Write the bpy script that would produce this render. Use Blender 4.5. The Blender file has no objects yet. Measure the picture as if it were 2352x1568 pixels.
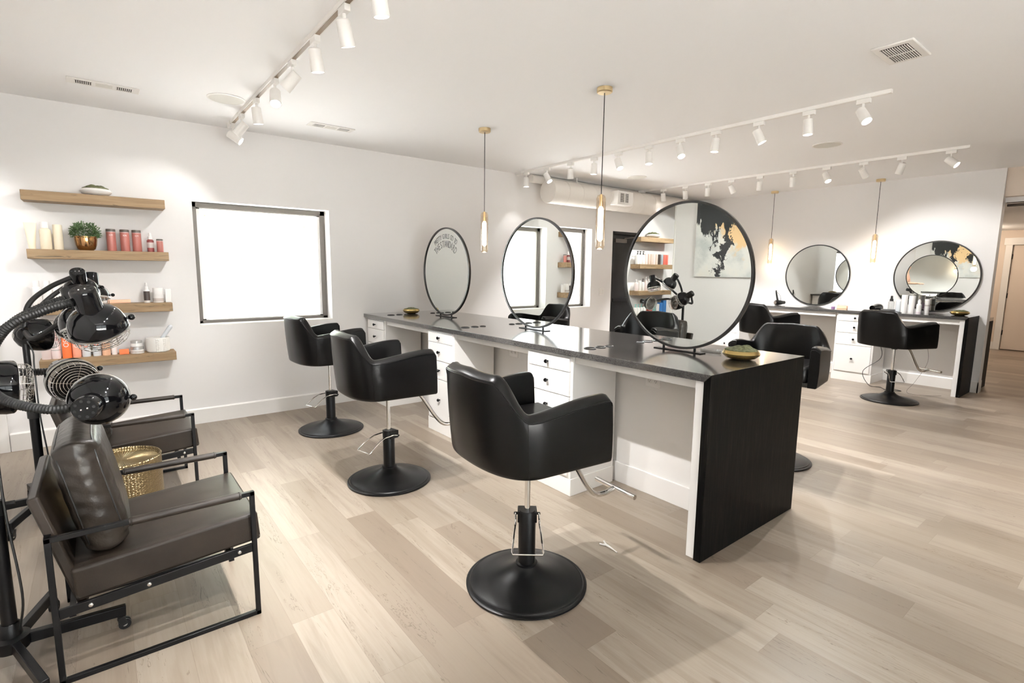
import bpy, bmesh, math, random
from mathutils import Vector, Matrix, Quaternion
random.seed(7)
SC = bpy.context.scene
COL = SC.collection
PI = math.pi

# ------------------------------------------------------------------ room measures (metres)
W = 5.705      # left wall plane (y)
B = 8.772      # back wall plane (x)
H = 2.80       # ceiling
TX1, TX2, TY, TZ = 2.344, 3.389, 1.372, 0.995      # island worktop
XM = 2.93      # plane of the mirrors standing on the island
PX = -1.0      # partition that carries the painting
BX, BE = 8.2185, 1.503    # back counter front edge / right end

# ------------------------------------------------------------------ materials
def new_mat(name):
    m = bpy.data.materials.new(name); m.use_nodes = True
    nt = m.node_tree
    return m, nt, nt.nodes['Principled BSDF']

def mat(name, col, rough=0.5, metal=0.0, coat=0.0, spec=0.5, emit=None, estr=0.0, bump=None, var=None):
    m, nt, p = new_mat(name)
    p.inputs['Base Color'].default_value = (*col, 1)
    p.inputs['Roughness'].default_value = rough
    p.inputs['Metallic'].default_value = metal
    p.inputs['Coat Weight'].default_value = coat
    p.inputs['Specular IOR Level'].default_value = spec
    if emit:
        p.inputs['Emission Color'].default_value = (*emit, 1)
        p.inputs['Emission Strength'].default_value = estr
    if bump or var:
        tc = nt.nodes.new('ShaderNodeTexCoord')
    if bump:
        sc, st, dist = bump
        n = nt.nodes.new('ShaderNodeTexNoise'); n.inputs['Scale'].default_value = sc; n.inputs['Detail'].default_value = 4
        b = nt.nodes.new('ShaderNodeBump'); b.inputs['Strength'].default_value = st; b.inputs['Distance'].default_value = dist
        nt.links.new(tc.outputs['Object'], n.inputs['Vector'])
        nt.links.new(n.outputs['Fac'], b.inputs['Height']); nt.links.new(b.outputs['Normal'], p.inputs['Normal'])
    if var:
        sc, c2, lo, hi = var
        n = nt.nodes.new('ShaderNodeTexNoise'); n.inputs['Scale'].default_value = sc; n.inputs['Detail'].default_value = 6
        r = nt.nodes.new('ShaderNodeValToRGB')
        r.color_ramp.elements[0].position = lo; r.color_ramp.elements[0].color = (*col, 1)
        r.color_ramp.elements[1].position = hi; r.color_ramp.elements[1].color = (*c2, 1)
        nt.links.new(tc.outputs['Object'], n.inputs['Vector'])
        nt.links.new(n.outputs['Fac'], r.inputs['Fac']); nt.links.new(r.outputs['Color'], p.inputs['Base Color'])
    return m

def mth(nt, op, a, b=None, c=None):
    n = nt.nodes.new('ShaderNodeMath'); n.operation = op
    for i, v in enumerate((a, b, c)):
        if v is None: continue
        if isinstance(v, (int, float)): n.inputs[i].default_value = v
        else: nt.links.new(v, n.inputs[i])
    return n.outputs[0]

def mixc(nt, fac, a, b):
    n = nt.nodes.new('ShaderNodeMix'); n.data_type = 'RGBA'
    for sock, v in ((n.inputs[0], fac), (n.inputs[6], a), (n.inputs[7], b)):
        if isinstance(v, (int, float)): sock.default_value = v
        elif isinstance(v, tuple): sock.default_value = (*v, 1)
        else: nt.links.new(v, sock)
    return n.outputs[2]

def ramp(nt, fac, stops):
    r = nt.nodes.new('ShaderNodeValToRGB'); cr = r.color_ramp
    while len(cr.elements) < len(stops): cr.elements.new(0.5)
    for e, (pos, c) in zip(cr.elements, stops):
        e.position = pos; e.color = (*c, 1) if isinstance(c, tuple) else (c, c, c, 1)
    nt.links.new(fac, r.inputs['Fac'])
    return r.outputs['Color']

def noise(nt, vec, scale, detail=4, rough=0.5, dist=0.0):
    n = nt.nodes.new('ShaderNodeTexNoise'); n.inputs['Scale'].default_value = scale
    n.inputs['Detail'].default_value = detail; n.inputs['Roughness'].default_value = rough; n.inputs['Distortion'].default_value = dist
    nt.links.new(vec, n.inputs['Vector'])
    return n.outputs['Fac']

def comb(nt, x, y, z):
    n = nt.nodes.new('ShaderNodeCombineXYZ')
    for i, v in enumerate((x, y, z)):
        if isinstance(v, (int, float)): n.inputs[i].default_value = v
        else: nt.links.new(v, n.inputs[i])
    return n.outputs[0]

def sepxyz(nt):
    tc = nt.nodes.new('ShaderNodeTexCoord'); s = nt.nodes.new('ShaderNodeSeparateXYZ')
    nt.links.new(tc.outputs['Object'], s.inputs[0])
    return tc.outputs['Object'], s.outputs[0], s.outputs[1], s.outputs[2]

def floor_material():
    m, nt, p = new_mat('oak_planks')
    v, x, y, z = sepxyz(nt)
    PW, PL = 0.178, 1.22
    u = mth(nt, 'DIVIDE', mth(nt, 'ADD', x, 40.05), PW); row = mth(nt, 'FLOOR', u); fu = mth(nt, 'SUBTRACT', u, row)
    w1 = nt.nodes.new('ShaderNodeTexWhiteNoise'); w1.noise_dimensions = '1D'; nt.links.new(row, w1.inputs['W'])
    vv = mth(nt, 'ADD', mth(nt, 'DIVIDE', mth(nt, 'ADD', y, 40.0), PL), mth(nt, 'MULTIPLY', w1.outputs['Value'], 7.0))
    cid = mth(nt, 'FLOOR', vv); fv = mth(nt, 'SUBTRACT', vv, cid)
    w2 = nt.nodes.new('ShaderNodeTexWhiteNoise'); w2.noise_dimensions = '2D'
    nt.links.new(comb(nt, row, cid, 0.0), w2.inputs['Vector'])
    rnd = w2.outputs['Value']
    seed = mth(nt, 'MULTIPLY', rnd, 37.0)
    g1 = noise(nt, comb(nt, mth(nt, 'MULTIPLY', x, 16.0), mth(nt, 'MULTIPLY', y, 1.3), seed), 1.0, 7, 0.62, 0.6)
    g2 = noise(nt, comb(nt, mth(nt, 'MULTIPLY', x, 70.0), mth(nt, 'MULTIPLY', y, 3.0), seed), 1.0, 4, 0.6)
    g3 = noise(nt, comb(nt, mth(nt, 'MULTIPLY', x, 5.0), mth(nt, 'MULTIPLY', y, 0.7), mth(nt, 'ADD', seed, 9.0)), 1.0, 3, 0.5, 0.4)
    base = ramp(nt, rnd, [(0.0, (0.190, 0.148, 0.110)), (0.35, (0.275, 0.228, 0.180)), (0.75, (0.355, 0.302, 0.245)), (1.0, (0.225, 0.186, 0.148))])
    c = mixc(nt, mth(nt, 'MULTIPLY', ramp(nt, g3, [(0.42, 0.0), (0.72, 1.0)]), 0.50), base, (0.23, 0.182, 0.140))
    c = mixc(nt, mth(nt, 'MULTIPLY', ramp(nt, g1, [(0.50, 0.0), (0.75, 1.0)]), 0.60), c, (0.155, 0.115, 0.083))
    c = mixc(nt, mth(nt, 'MULTIPLY', ramp(nt, g2, [(0.40, 0.0), (0.80, 1.0)]), 0.40), c, (0.21, 0.163, 0.124))
    # long thin dark cracks and a few knots
    cr = noise(nt, comb(nt, mth(nt, 'MULTIPLY', x, 11.0), mth(nt, 'MULTIPLY', y, 0.9), mth(nt, 'ADD', seed, 21.0)), 1.0, 5, 0.7, 1.2)
    crm = ramp(nt, mth(nt, 'ABSOLUTE', mth(nt, 'SUBTRACT', cr, 0.60)), [(0.0, 1.0), (0.008, 0.0)])
    c = mixc(nt, mth(nt, 'MULTIPLY', crm, 0.75), c, (0.10, 0.068, 0.045))
    vo = nt.nodes.new('ShaderNodeTexVoronoi'); vo.inputs['Scale'].default_value = 1.0
    nt.links.new(comb(nt, mth(nt, 'MULTIPLY', x, 4.6), mth(nt, 'MULTIPLY', y, 1.7), seed), vo.inputs['Vector'])
    kn = ramp(nt, vo.outputs['Distance'], [(0.02, 1.0), (0.075, 0.0)])
    c = mixc(nt, mth(nt, 'MULTIPLY', kn, 0.6), c, (0.13, 0.09, 0.06))
    gap = mth(nt, 'MINIMUM', mth(nt, 'MULTIPLY', mth(nt, 'MINIMUM', fu, mth(nt, 'SUBTRACT', 1.0, fu)), PW),
              mth(nt, 'MULTIPLY', mth(nt, 'MINIMUM', fv, mth(nt, 'SUBTRACT', 1.0, fv)), PL))
    gm = ramp(nt, mth(nt, 'MULTIPLY', gap, 100.0), [(0.0, 1.0), (0.22, 0.0)])
    c = mixc(nt, mth(nt, 'MULTIPLY', gm, 0.35), c, (0.14, 0.10, 0.07))
    nt.links.new(c, p.inputs['Base Color'])
    p.inputs['Roughness'].default_value = 0.36
    p.inputs['Specular IOR Level'].default_value = 0.45
    b = nt.nodes.new('ShaderNodeBump'); b.inputs['Strength'].default_value = 0.12; b.inputs['Distance'].default_value = 0.002
    nt.links.new(mth(nt, 'SUBTRACT', g2, mth(nt, 'MULTIPLY', gm, 0.8)), b.inputs['Height']); nt.links.new(b.outputs['Normal'], p.inputs['Normal'])
    return m

def shelf_wood():
    m, nt, p = new_mat('reclaimed_oak')
    v, x, y, z = sepxyz(nt)
    oi = nt.nodes.new('ShaderNodeObjectInfo')
    sd = mth(nt, 'MULTIPLY', oi.outputs['Random'], 31.0)
    g = noise(nt, comb(nt, mth(nt, 'ADD', mth(nt, 'MULTIPLY', x, 3.0), sd), mth(nt, 'MULTIPLY', y, 26.0), mth(nt, 'MULTIPLY', z, 40.0)), 1.0, 6, 0.6, 0.5)
    c = ramp(nt, g, [(0.25, (0.20, 0.122, 0.06)), (0.5, (0.285, 0.188, 0.098)), (0.8, (0.35, 0.25, 0.145))])
    k = noise(nt, comb(nt, mth(nt, 'ADD', mth(nt, 'MULTIPLY', x, 5.0), sd), mth(nt, 'MULTIPLY', y, 9.0), mth(nt, 'MULTIPLY', z, 28.0)), 1.0, 5, 0.6, 0.8)
    c = mixc(nt, ramp(nt, k, [(0.60, 0.0), (0.70, 1.0)]), c, (0.09, 0.065, 0.035))
    nt.links.new(c, p.inputs['Base Color']); p.inputs['Roughness'].default_value = 0.6
    return m

def quartz(name, streak):
    m, nt, p = new_mat(name)
    v, x, y, z = sepxyz(nt)
    s = noise(nt, v, 190.0, 5, 0.7)
    s2 = noise(nt, v, 9.0, 5, 0.6)
    if streak:
        st = noise(nt, comb(nt, mth(nt, 'MULTIPLY', x, 85.0), mth(nt, 'MULTIPLY', y, 85.0), mth(nt, 'MULTIPLY', z, 5.0)), 1.0, 5, 0.7)
        c = ramp(nt, st, [(0.45, (0.004, 0.004, 0.004)), (0.66, (0.011, 0.0095, 0.008)), (0.80, (0.055, 0.042, 0.03))])
        p.inputs['Roughness'].default_value = 0.42; p.inputs['Specular IOR Level'].default_value = 0.04
    else:
        c = ramp(nt, s, [(0.40, (0.034, 0.033, 0.032)), (0.62, (0.105, 0.100, 0.096)), (0.80, (0.27, 0.262, 0.255))])
        c = mixc(nt, mth(nt, 'MULTIPLY', ramp(nt, s2, [(0.45, 0.0), (0.75, 1.0)]), 0.35), c, (0.07, 0.066, 0.064))
        p.inputs['Roughness'].default_value = 0.17
    nt.links.new(c, p.inputs['Base Color'])
    if not streak:
        p.inputs['Coat Weight'].default_value = 1.0; p.inputs['Coat Roughness'].default_value = 0.09; p.inputs['Coat IOR'].default_value = 1.6
    return m

def glass_pane(name, tint=(1, 1, 1), gloss=0.06, rough=0.02):
    m = bpy.data.materials.new(name); m.use_nodes = True; nt = m.node_tree; nt.nodes.clear()
    o = nt.nodes.new('ShaderNodeOutputMaterial'); t = nt.nodes.new('ShaderNodeBsdfTransparent'); g = nt.nodes.new('ShaderNodeBsdfGlossy')
    t.inputs[0].default_value = (*tint, 1); g.inputs['Roughness'].default_value = rough
    lw = nt.nodes.new('ShaderNodeLayerWeight'); lw.inputs[0].default_value = 0.35
    f = mth(nt, 'MULTIPLY_ADD', lw.outputs['Facing'], 0.55, gloss)
    mx = nt.nodes.new('ShaderNodeMixShader'); nt.links.new(f, mx.inputs[0]); nt.links.new(t.outputs[0], mx.inputs[1]); nt.links.new(g.outputs[0], mx.inputs[2])
    nt.links.new(mx.outputs[0], o.inputs[0])
    return m

def painting():
    m, nt, p = new_mat('abstract_paint')
    v, x, y, z = sepxyz(nt)       # object: y runs 0..-1.5 (u), z 0..1.2
    u = mth(nt, 'MULTIPLY', y, -1.0 / 1.5); w = mth(nt, 'DIVIDE', z, 1.2)
    n1 = noise(nt, v, 5.0, 8, 0.62, 0.5); n2 = noise(nt, v, 11.0, 7, 0.65, 0.4)
    st = noise(nt, comb(nt, 0.0, mth(nt, 'MULTIPLY', y, 14.0), mth(nt, 'MULTIPLY', z, 2.2)), 1.0, 5, 0.6, 0.3)
    def bell(t, c, wd): return mth(nt, 'MAXIMUM', mth(nt, 'SUBTRACT', 1.0, mth(nt, 'DIVIDE', mth(nt, 'ABSOLUTE', mth(nt, 'SUBTRACT', t, c)), wd)), 0.0)
    warp = mth(nt, 'MULTIPLY_ADD', mth(nt, 'SUBTRACT', n1, 0.5), 0.5, u)
    stem = mth(nt, 'MULTIPLY', bell(mth(nt, 'ADD', warp, mth(nt, 'MULTIPLY', mth(nt, 'SUBTRACT', w, 0.4), -0.12)), 0.325, 0.085), ramp(nt, w, [(0.02, 0.9), (0.55, 1.0), (0.75, 0.0)]))
    stem2 = mth(nt, 'MULTIPLY', bell(warp, 0.17, 0.035), ramp(nt, w, [(0.28, 0.0), (0.36, 1.0), (0.8, 0.6)]))
    mass = mth(nt, 'MULTIPLY', bell(mth(nt, 'MULTIPLY_ADD', mth(nt, 'SUBTRACT', st, 0.5), 0.22, u), 0.22, 0.36), mth(nt, 'MULTIPLY', ramp(nt, mth(nt, 'MULTIPLY_ADD', mth(nt, 'SUBTRACT', st, 0.5), 0.9, w), [(0.38, 0.0), (0.66, 0.8), (0.85, 1.0)]), 1.9))
    spl = mth(nt, 'MULTIPLY', mth(nt, 'MULTIPLY', bell(u, 0.60, 0.25), bell(w, 0.44, 0.22)), 0.9)
    spl2 = mth(nt, 'MULTIPLY', bell(u, 0.80, 0.18), bell(w, 0.62, 0.3))
    blk = mth(nt, 'ADD', mth(nt, 'MAXIMUM', mth(nt, 'MAXIMUM', mth(nt, 'MAXIMUM', mass, stem), stem2), mth(nt, 'MAXIMUM', spl, spl2)), mth(nt, 'MULTIPLY', mth(nt, 'SUBTRACT', n2, 0.5), 1.6))
    bm = ramp(nt, blk, [(0.50, 0.0), (0.60, 1.0)])
    gold = mth(nt, 'ADD', mth(nt, 'MULTIPLY', bell(u, 0.50, 0.46), bell(w, 0.60, 0.44)), mth(nt, 'MULTIPLY', mth(nt, 'SUBTRACT', n1, 0.5), 1.3))
    gm = ramp(nt, gold, [(0.26, 0.0), (0.42, 1.0)])
    bg = ramp(nt, noise(nt, v, 3.0, 6, 0.6), [(0.35, (0.50, 0.53, 0.52)), (0.55, (0.72, 0.72, 0.69)), (0.75, (0.78, 0.74, 0.66))])
    c = mixc(nt, gm, bg, (0.80, 0.56, 0.30)); c = mixc(nt, bm, c, (0.012, 0.014, 0.016))
    nt.links.new(c, p.inputs['Base Color']); p.inputs['Roughness'].default_value = 0.5
    return m

def brass_hammered():
    m, nt, p = new_mat('hammered_brass')
    p.inputs['Base Color'].default_value = (0.31, 0.24, 0.13, 1); p.inputs['Metallic'].default_value = 1; p.inputs['Roughness'].default_value = 0.30
    v, x, y, z = sepxyz(nt)
    ang = mth(nt, 'ARCTAN2', y, x)
    vo = nt.nodes.new('ShaderNodeTexVoronoi'); vo.inputs['Scale'].default_value = 1.0; vo.inputs['Randomness'].default_value = 0.35
    nt.links.new(comb(nt, mth(nt, 'MULTIPLY', ang, 13.0), mth(nt, 'MULTIPLY', z, 105.0), 0.0), vo.inputs['Vector'])
    b = nt.nodes.new('ShaderNodeBump'); b.inputs['Strength'].default_value = 0.9; b.inputs['Distance'].default_value = 0.008
    nt.links.new(vo.outputs['Distance'], b.inputs['Height']); nt.links.new(b.outputs['Normal'], p.inputs['Normal'])
    return m

M = dict(
    floor=floor_material(), shelf=shelf_wood(), stone=quartz('black_granite_top', False), stone_side=quartz('black_granite_side', True),
    art=painting(), hammered=brass_hammered(),
    wall=mat('wall_paint', (0.815, 0.80, 0.79), 0.65, bump=(260, 0.06, 0.002)),
    ceil=mat('ceiling_paint', (0.94, 0.94, 0.945), 0.75),
    hallwall=mat('hall_paint', (0.72, 0.62, 0.53), 0.7),
    reflect_dark=mat('dark_for_reflections', (0.035, 0.035, 0.037), 0.6), white=mat('white_trim', (0.82, 0.80, 0.77), 0.35),  # first one: dark tone for the unseen south wall, keeps leather reflections black
    cab=mat('white_lacquer', (0.79, 0.775, 0.755), 0.16, coat=0.3),
    duct=mat('duct_paint', (0.80, 0.76, 0.71), 0.5),
    lampw=mat('white_metal', (0.84, 0.82, 0.79), 0.4),
    trackslot=mat('track_slot', (0.26, 0.19, 0.13), 0.5),
    winframe=mat('window_frame', (0.13, 0.115, 0.10), 0.5),
    blackdoor=mat('black_door', (0.008, 0.008, 0.008), 0.45, spec=0.3),
    blackmetal=mat('black_metal', (0.004, 0.004, 0.0045), 0.34, spec=0.28),
    gloss=mat('black_gloss', (0.003, 0.003, 0.0035), 0.07, spec=0.32),
    ringframe=mat('satin_black', (0.012, 0.0115, 0.011), 0.28, spec=0.6), rubber=mat('black_rubber', (0.006, 0.006, 0.006), 0.45, spec=0.4),
    leather=mat('black_leather', (0.0045, 0.0043, 0.0043), 0.28, spec=0.19, bump=(420, 0.08, 0.0008)),
    base=mat('base_black', (0.0035, 0.0035, 0.004), 0.34, spec=0.28, bump=(500, 0.12, 0.001)),
    brown=mat('brown_leather', (0.017, 0.0125, 0.0095), 0.38, spec=0.3, bump=(300, 0.18, 0.0015), var=(9.0, (0.031, 0.023, 0.017), 0.35, 0.75)),
    pillow=mat('pillow_leather', (0.018, 0.014, 0.011), 0.32, spec=0.4, bump=(26, 0.30, 0.012), var=(9.0, (0.032, 0.025, 0.019), 0.35, 0.75)),
    chrome=mat('chrome', (0.80, 0.79, 0.77), 0.10, 1.0),
    steel=mat('steel', (0.55, 0.53, 0.50), 0.28, 1.0),
    brass=mat('brass', (0.76, 0.60, 0.35), 0.28, 1.0),
    tray=mat('worn_brass', (0.40, 0.34, 0.24), 0.36, 1.0), gold=mat('gold_bowl', (0.46, 0.34, 0.14), 0.22, 1.0),
    copper=mat('copper', (0.45, 0.25, 0.11), 0.18, 1.0),
    mirror=mat('mirror', (0.86, 0.885, 0.855), 0.0, 1.0),
    moss=mat('moss', (0.060, 0.068, 0.026), 0.9, var=(60, (0.165, 0.17, 0.085), 0.35, 0.7)),
    leaf=mat('leaf', (0.035, 0.075, 0.022), 0.6, var=(30, (0.10, 0.17, 0.06), 0.35, 0.7)),
    glass=glass_pane('window_glass', (0.97, 0.98, 0.97)), tube=glass_pane('amber_glass', (0.93, 0.84, 0.72), 0.12, 0.05),
    clear=glass_pane('clear_acrylic', (0.92, 0.93, 0.93), 0.10),
    bulb=mat('bulb', (1, 0.9, 0.75), 0.4, emit=(1.0, 0.86, 0.66), estr=6.0),
    lens=mat('lamp_lens', (1, 1, 1), 0.4, emit=(1.0, 0.97, 0.92), estr=14.0),
    redglass=mat('red_lamp_glass', (0.16, 0.022, 0.012), 0.12, coat=0.4),
    darkhole=mat('dark_hole', (0.004, 0.004, 0.004), 0.8),
    slotdark=mat('vent_dark', (0.055, 0.047, 0.036), 0.8),
    speaker=mat('speaker_mesh', (0.70, 0.68, 0.63), 0.8),
    cream=mat('cream_plastic', (0.80, 0.72, 0.56), 0.35), whitep=mat('white_plastic', (0.84, 0.82, 0.80), 0.32), ceramic=mat('white_ceramic', (0.82, 0.80, 0.76), 0.35, bump=(60, 0.25, 0.003)),
    rose=mat('rose_plastic', (0.40, 0.14, 0.115), 0.30), wine=mat('wine_label', (0.20, 0.045, 0.045), 0.35), grey=mat('dark_cap', (0.10, 0.085, 0.075), 0.35, 0.3),
    pink=mat('pink_plastic', (0.80, 0.55, 0.53), 0.35), palepink=mat('pale_pink', (0.82, 0.70, 0.68), 0.35), orange=mat('orange', (0.86, 0.20, 0.06), 0.4), coral=mat('coral', (0.85, 0.38, 0.26), 0.4),
    peach=mat('peach', (0.86, 0.52, 0.34), 0.4), paleblue=mat('pale_grey_blue', (0.66, 0.69, 0.72), 0.35), silver=mat('silver_cap', (0.60, 0.59, 0.58), 0.3, 0.8),
    beige=mat('beige_plastic', (0.66, 0.53, 0.46), 0.35), darkbrown=mat('dark_brown', (0.06, 0.045, 0.04), 0.35), steelblue=mat('grey_blue', (0.34, 0.38, 0.41), 0.35),
    redb=mat('red_plastic', (0.66, 0.15, 0.11), 0.35), teal=mat('teal', (0.22, 0.50, 0.45), 0.4), blue=mat('blue_box', (0.05, 0.22, 0.56), 0.4), purple=mat('purple', (0.25, 0.14, 0.28), 0.4), lilac=mat('lilac', (0.60, 0.47, 0.58), 0.4),
    black=mat('black_plastic', (0.012, 0.012, 0.012), 0.3), ink=mat('ink', (0.13, 0.13, 0.125), 0.5), label=mat('label_print', (0.55, 0.50, 0.47), 0.5), orangetxt=mat('orange_print', (0.80, 0.14, 0.05), 0.5),
    patch=mat('embossed_patch', (0.055, 0.053, 0.05), 0.5), tag=mat('pale_tag', (0.50, 0.48, 0.44), 0.5),
    ground=mat('outdoor_paving', (0.62, 0.60, 0.585), 0.9), bark=mat('bark', (0.30, 0.25, 0.21), 0.9), foliage=mat('tree_leaves', (0.26, 0.30, 0.17), 0.8), outer=mat('outdoor_wall', (0.75, 0.73, 0.70), 0.9),
    canvas=mat('canvas_edge', (0.45, 0.40, 0.32), 0.7), skin=mat('skin', (0.55, 0.34, 0.25), 0.5), hair=mat('dark_hair', (0.035, 0.018, 0.012), 0.5), shirt=mat('peach_top', (0.62, 0.36, 0.27), 0.8), cape=mat('black_cape', (0.015, 0.015, 0.016), 0.5), towel=mat('pink_towel', (0.75, 0.48, 0.45), 0.8),
)

# ------------------------------------------------------------------ mesh builder
class MB:
    def __init__(s): s.v = []; s.f = []
    def add(s, vs, fs):
        o = len(s.v); s.v += [tuple(v) for v in vs]; s.f += [tuple(i + o for i in f) for f in fs]; return s
    def box(s, x0, x1, y0, y1, z0, z1):
        return s.add([(x0, y0, z0), (x1, y0, z0), (x1, y1, z0), (x0, y1, z0), (x0, y0, z1), (x1, y0, z1), (x1, y1, z1), (x0, y1, z1)],
                     [(0, 3, 2, 1), (4, 5, 6, 7), (0, 1, 5, 4), (1, 2, 6, 5), (2, 3, 7, 6), (3, 0, 4, 7)])
    def bar(s, a, b, w, h, up=(0, 0, 1)):       # rectangular bar from a to b
        a, b = Vector(a), Vector(b); d = (b - a).normalized(); up = Vector(up)
        if abs(d.dot(up)) > 0.95: up = Vector((1, 0, 0))
        r = d.cross(up).normalized() * w / 2; u = r.cross(d).normalized() * h / 2
        vs = [a - r - u, a + r - u, a + r + u, a - r + u, b - r - u, b + r - u, b + r + u, b - r + u]
        return s.add(vs, [(0, 1, 2, 3), (7, 6, 5, 4), (1, 0, 4, 5), (2, 1, 5, 6), (3, 2, 6, 7), (0, 3, 7, 4)])
    def lathe(s, prof, n=32, M4=None, closed=False):   # prof: list of (r, z)
        vs = []; fs = []; k = len(prof)
        for i in range(n):
            a = 2 * PI * i / n; c, sn = math.cos(a), math.sin(a)
            for r, z in prof: vs.append(Vector((r * c, r * sn, z)))
        for i in range(n):
            j = (i + 1) % n
            for q in range(k - 1): fs.append((i * k + q, j * k + q, j * k + q + 1, i * k + q + 1))
            if closed: fs.append((i * k + k - 1, j * k + k - 1, j * k, i * k))
        if not closed:
            if prof[0][0] > 1e-6: fs.append(tuple(i * k for i in reversed(range(n))))
            if prof[-1][0] > 1e-6: fs.append(tuple(i * k + k - 1 for i in range(n)))
        if M4: vs = [M4 @ v for v in vs]
        return s.add(vs, fs)
    def tube(s, pts, r, n=10, closed=False, caps=True):
        pts = [Vector(p) for p in pts]; N = len(pts)
        rs = r if isinstance(r, (list, tuple)) else [r] * N
        tang = []
        for i in range(N):
            a = pts[(i - 1) % N] if (closed or i > 0) else pts[i]; b = pts[(i + 1) % N] if (closed or i < N - 1) else pts[i]
            tang.append((b - a).normalized())
        t0 = tang[0]; up = Vector((0, 0, 1)) if abs(t0.z) < 0.9 else Vector((1, 0, 0))
        nr = (up - t0 * up.dot(t0)).normalized(); vs = []
        for i in range(N):
            t = tang[i]; nr = (nr - t * nr.dot(t)).normalized(); bn = t.cross(nr)
            for k in range(n):
                a = 2 * PI * k / n; vs.append(pts[i] + (nr * math.cos(a) + bn * math.sin(a)) * rs[i])
        fs = []
        for i in range(N if closed else N - 1):
            j = (i + 1) % N
            for k in range(n): l = (k + 1) % n; fs.append((i * n + k, j * n + k, j * n + l, i * n + l))
        if caps and not closed: fs.append(tuple(range(n))); fs.append(tuple((N - 1) * n + k for k in reversed(range(n))))
        return s.add(vs, fs)
    def cyl(s, a, b, r, r2=None, n=20): return s.tube([a, b], [r, r if r2 is None else r2], n)
    def sphere(s, c, r, n=16, sq=(1, 1, 1)):
        m = n // 2; prof = [(r * math.sin(PI * i / m), -r * math.cos(PI * i / m)) for i in range(m + 1)]
        return s.lathe(prof, n, Matrix.Translation(c) @ Matrix.Diagonal((*sq, 1)))
    def prism(s, poly, axis, a, b):     # polygon (p,q) extruded along axis from a to b
        def P(p, q, t): return (t, p, q) if axis == 'x' else (p, t, q) if axis == 'y' else (p, q, t)
        n = len(poly); vs = [P(p, q, a) for p, q in poly] + [P(p, q, b) for p, q in poly]
        return s.add(vs, [tuple(reversed(range(n))), tuple(range(n, 2 * n))] + [(i, (i + 1) % n, n + (i + 1) % n, n + i) for i in range(n)])
    def torus(s, c, R, r, axis='z', n=64, m=10):
        pts = []
        for i in range(n):
            a = 2 * PI * i / n; p, q = R * math.cos(a), R * math.sin(a)
            pts.append(Vector(c) + Vector((p, q, 0) if axis == 'z' else (0, p, q) if axis == 'x' else (p, 0, q)))
        return s.tube(pts, r, m, closed=True)
    def xf(s, M4): s.v = [tuple(M4 @ Vector(v)) for v in s.v]; return s
    def build(s, name, m, parent=None, smooth=True, ang=35, bevel=0, loc=None):
        me = bpy.data.meshes.new(name); me.from_pydata(s.v, [], s.f)
        bm = bmesh.new(); bm.from_mesh(me); bmesh.ops.recalc_face_normals(bm, faces=bm.faces); bm.to_mesh(me); bm.free()
        me.materials.append(M[m] if isinstance(m, str) else m)
        o = bpy.data.objects.new(name, me); COL.objects.link(o)
        if smooth:
            me.polygons.foreach_set('use_smooth', [True] * len(me.polygons)); me.set_sharp_from_angle(angle=math.radians(ang))
        if bevel:
            b = o.modifiers.new('bevel', 'BEVEL'); b.width = bevel; b.segments = 2; b.limit_method = 'ANGLE'; b.angle_limit = math.radians(40)
        if parent: o.parent = parent
        if loc: o.location = loc
        return o

def thing(name, label, cat, loc=(0, 0, 0), rz=0, group=None):
    o = bpy.data.objects.new(name, None); COL.objects.link(o); o.empty_display_size = 0.1
    o.location = loc; o.rotation_euler = (0, 0, rz); o['label'] = label; o['category'] = cat
    if group: o['group'] = group
    return o
def tag(o, label, cat, group=None):
    o['label'] = label; o['category'] = cat
    if group: o['group'] = group
    return o
def struct(o, label=None):
    o['kind'] = 'structure'
    if label: o['label'] = label
    return o
def dup(root, loc=None, rz=None, label=None, group=None):
    r = root.copy(); COL.objects.link(r)
    if loc is not None: r.location = loc
    if rz is not None: r.rotation_euler = (0, 0, rz)
    if label: r['label'] = label
    if group: r['group'] = group
    for ch in list(root.children):
        c = ch.copy(); COL.objects.link(c); c.parent = r
        for g in list(ch.children):
            d = g.copy(); COL.objects.link(d); d.parent = c
    return r
def bez(pts, n=24):     # smooth Catmull-Rom polyline through pts
    P = [Vector(p) for p in pts]; P = [2 * P[0] - P[1]] + P + [2 * P[-1] - P[-2]]; out = []
    for i in range(1, len(P) - 2):
        for k in range(n):
            t = k / n; a, b, c, d = P[i - 1:i + 3]
            out.append(0.5 * ((2 * b) + (c - a) * t + (2 * a - 5 * b + 4 * c - d) * t * t + (-a + 3 * b - 3 * c + d) * t ** 3))
    out.append(P[-2]); return out
def text_mesh(s, size, m, name, parent, depth=0.0008):   # lettering laid in the local XY plane, returned centred
    cu = bpy.data.curves.new('t', 'FONT'); cu.body = s; cu.size = size; cu.extrude = depth; cu.align_x = 'CENTER'; cu.align_y = 'CENTER'
    o = bpy.data.objects.new('t', cu); COL.objects.link(o)
    me = bpy.data.meshes.new_from_object(o.evaluated_get(bpy.context.evaluated_depsgraph_get()))
    vs = [tuple(v.co) for v in me.vertices]; fs = [tuple(p.vertices) for p in me.polygons]
    bpy.data.objects.remove(o); bpy.data.curves.remove(cu); bpy.data.meshes.remove(me)
    return vs, fs

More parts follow.
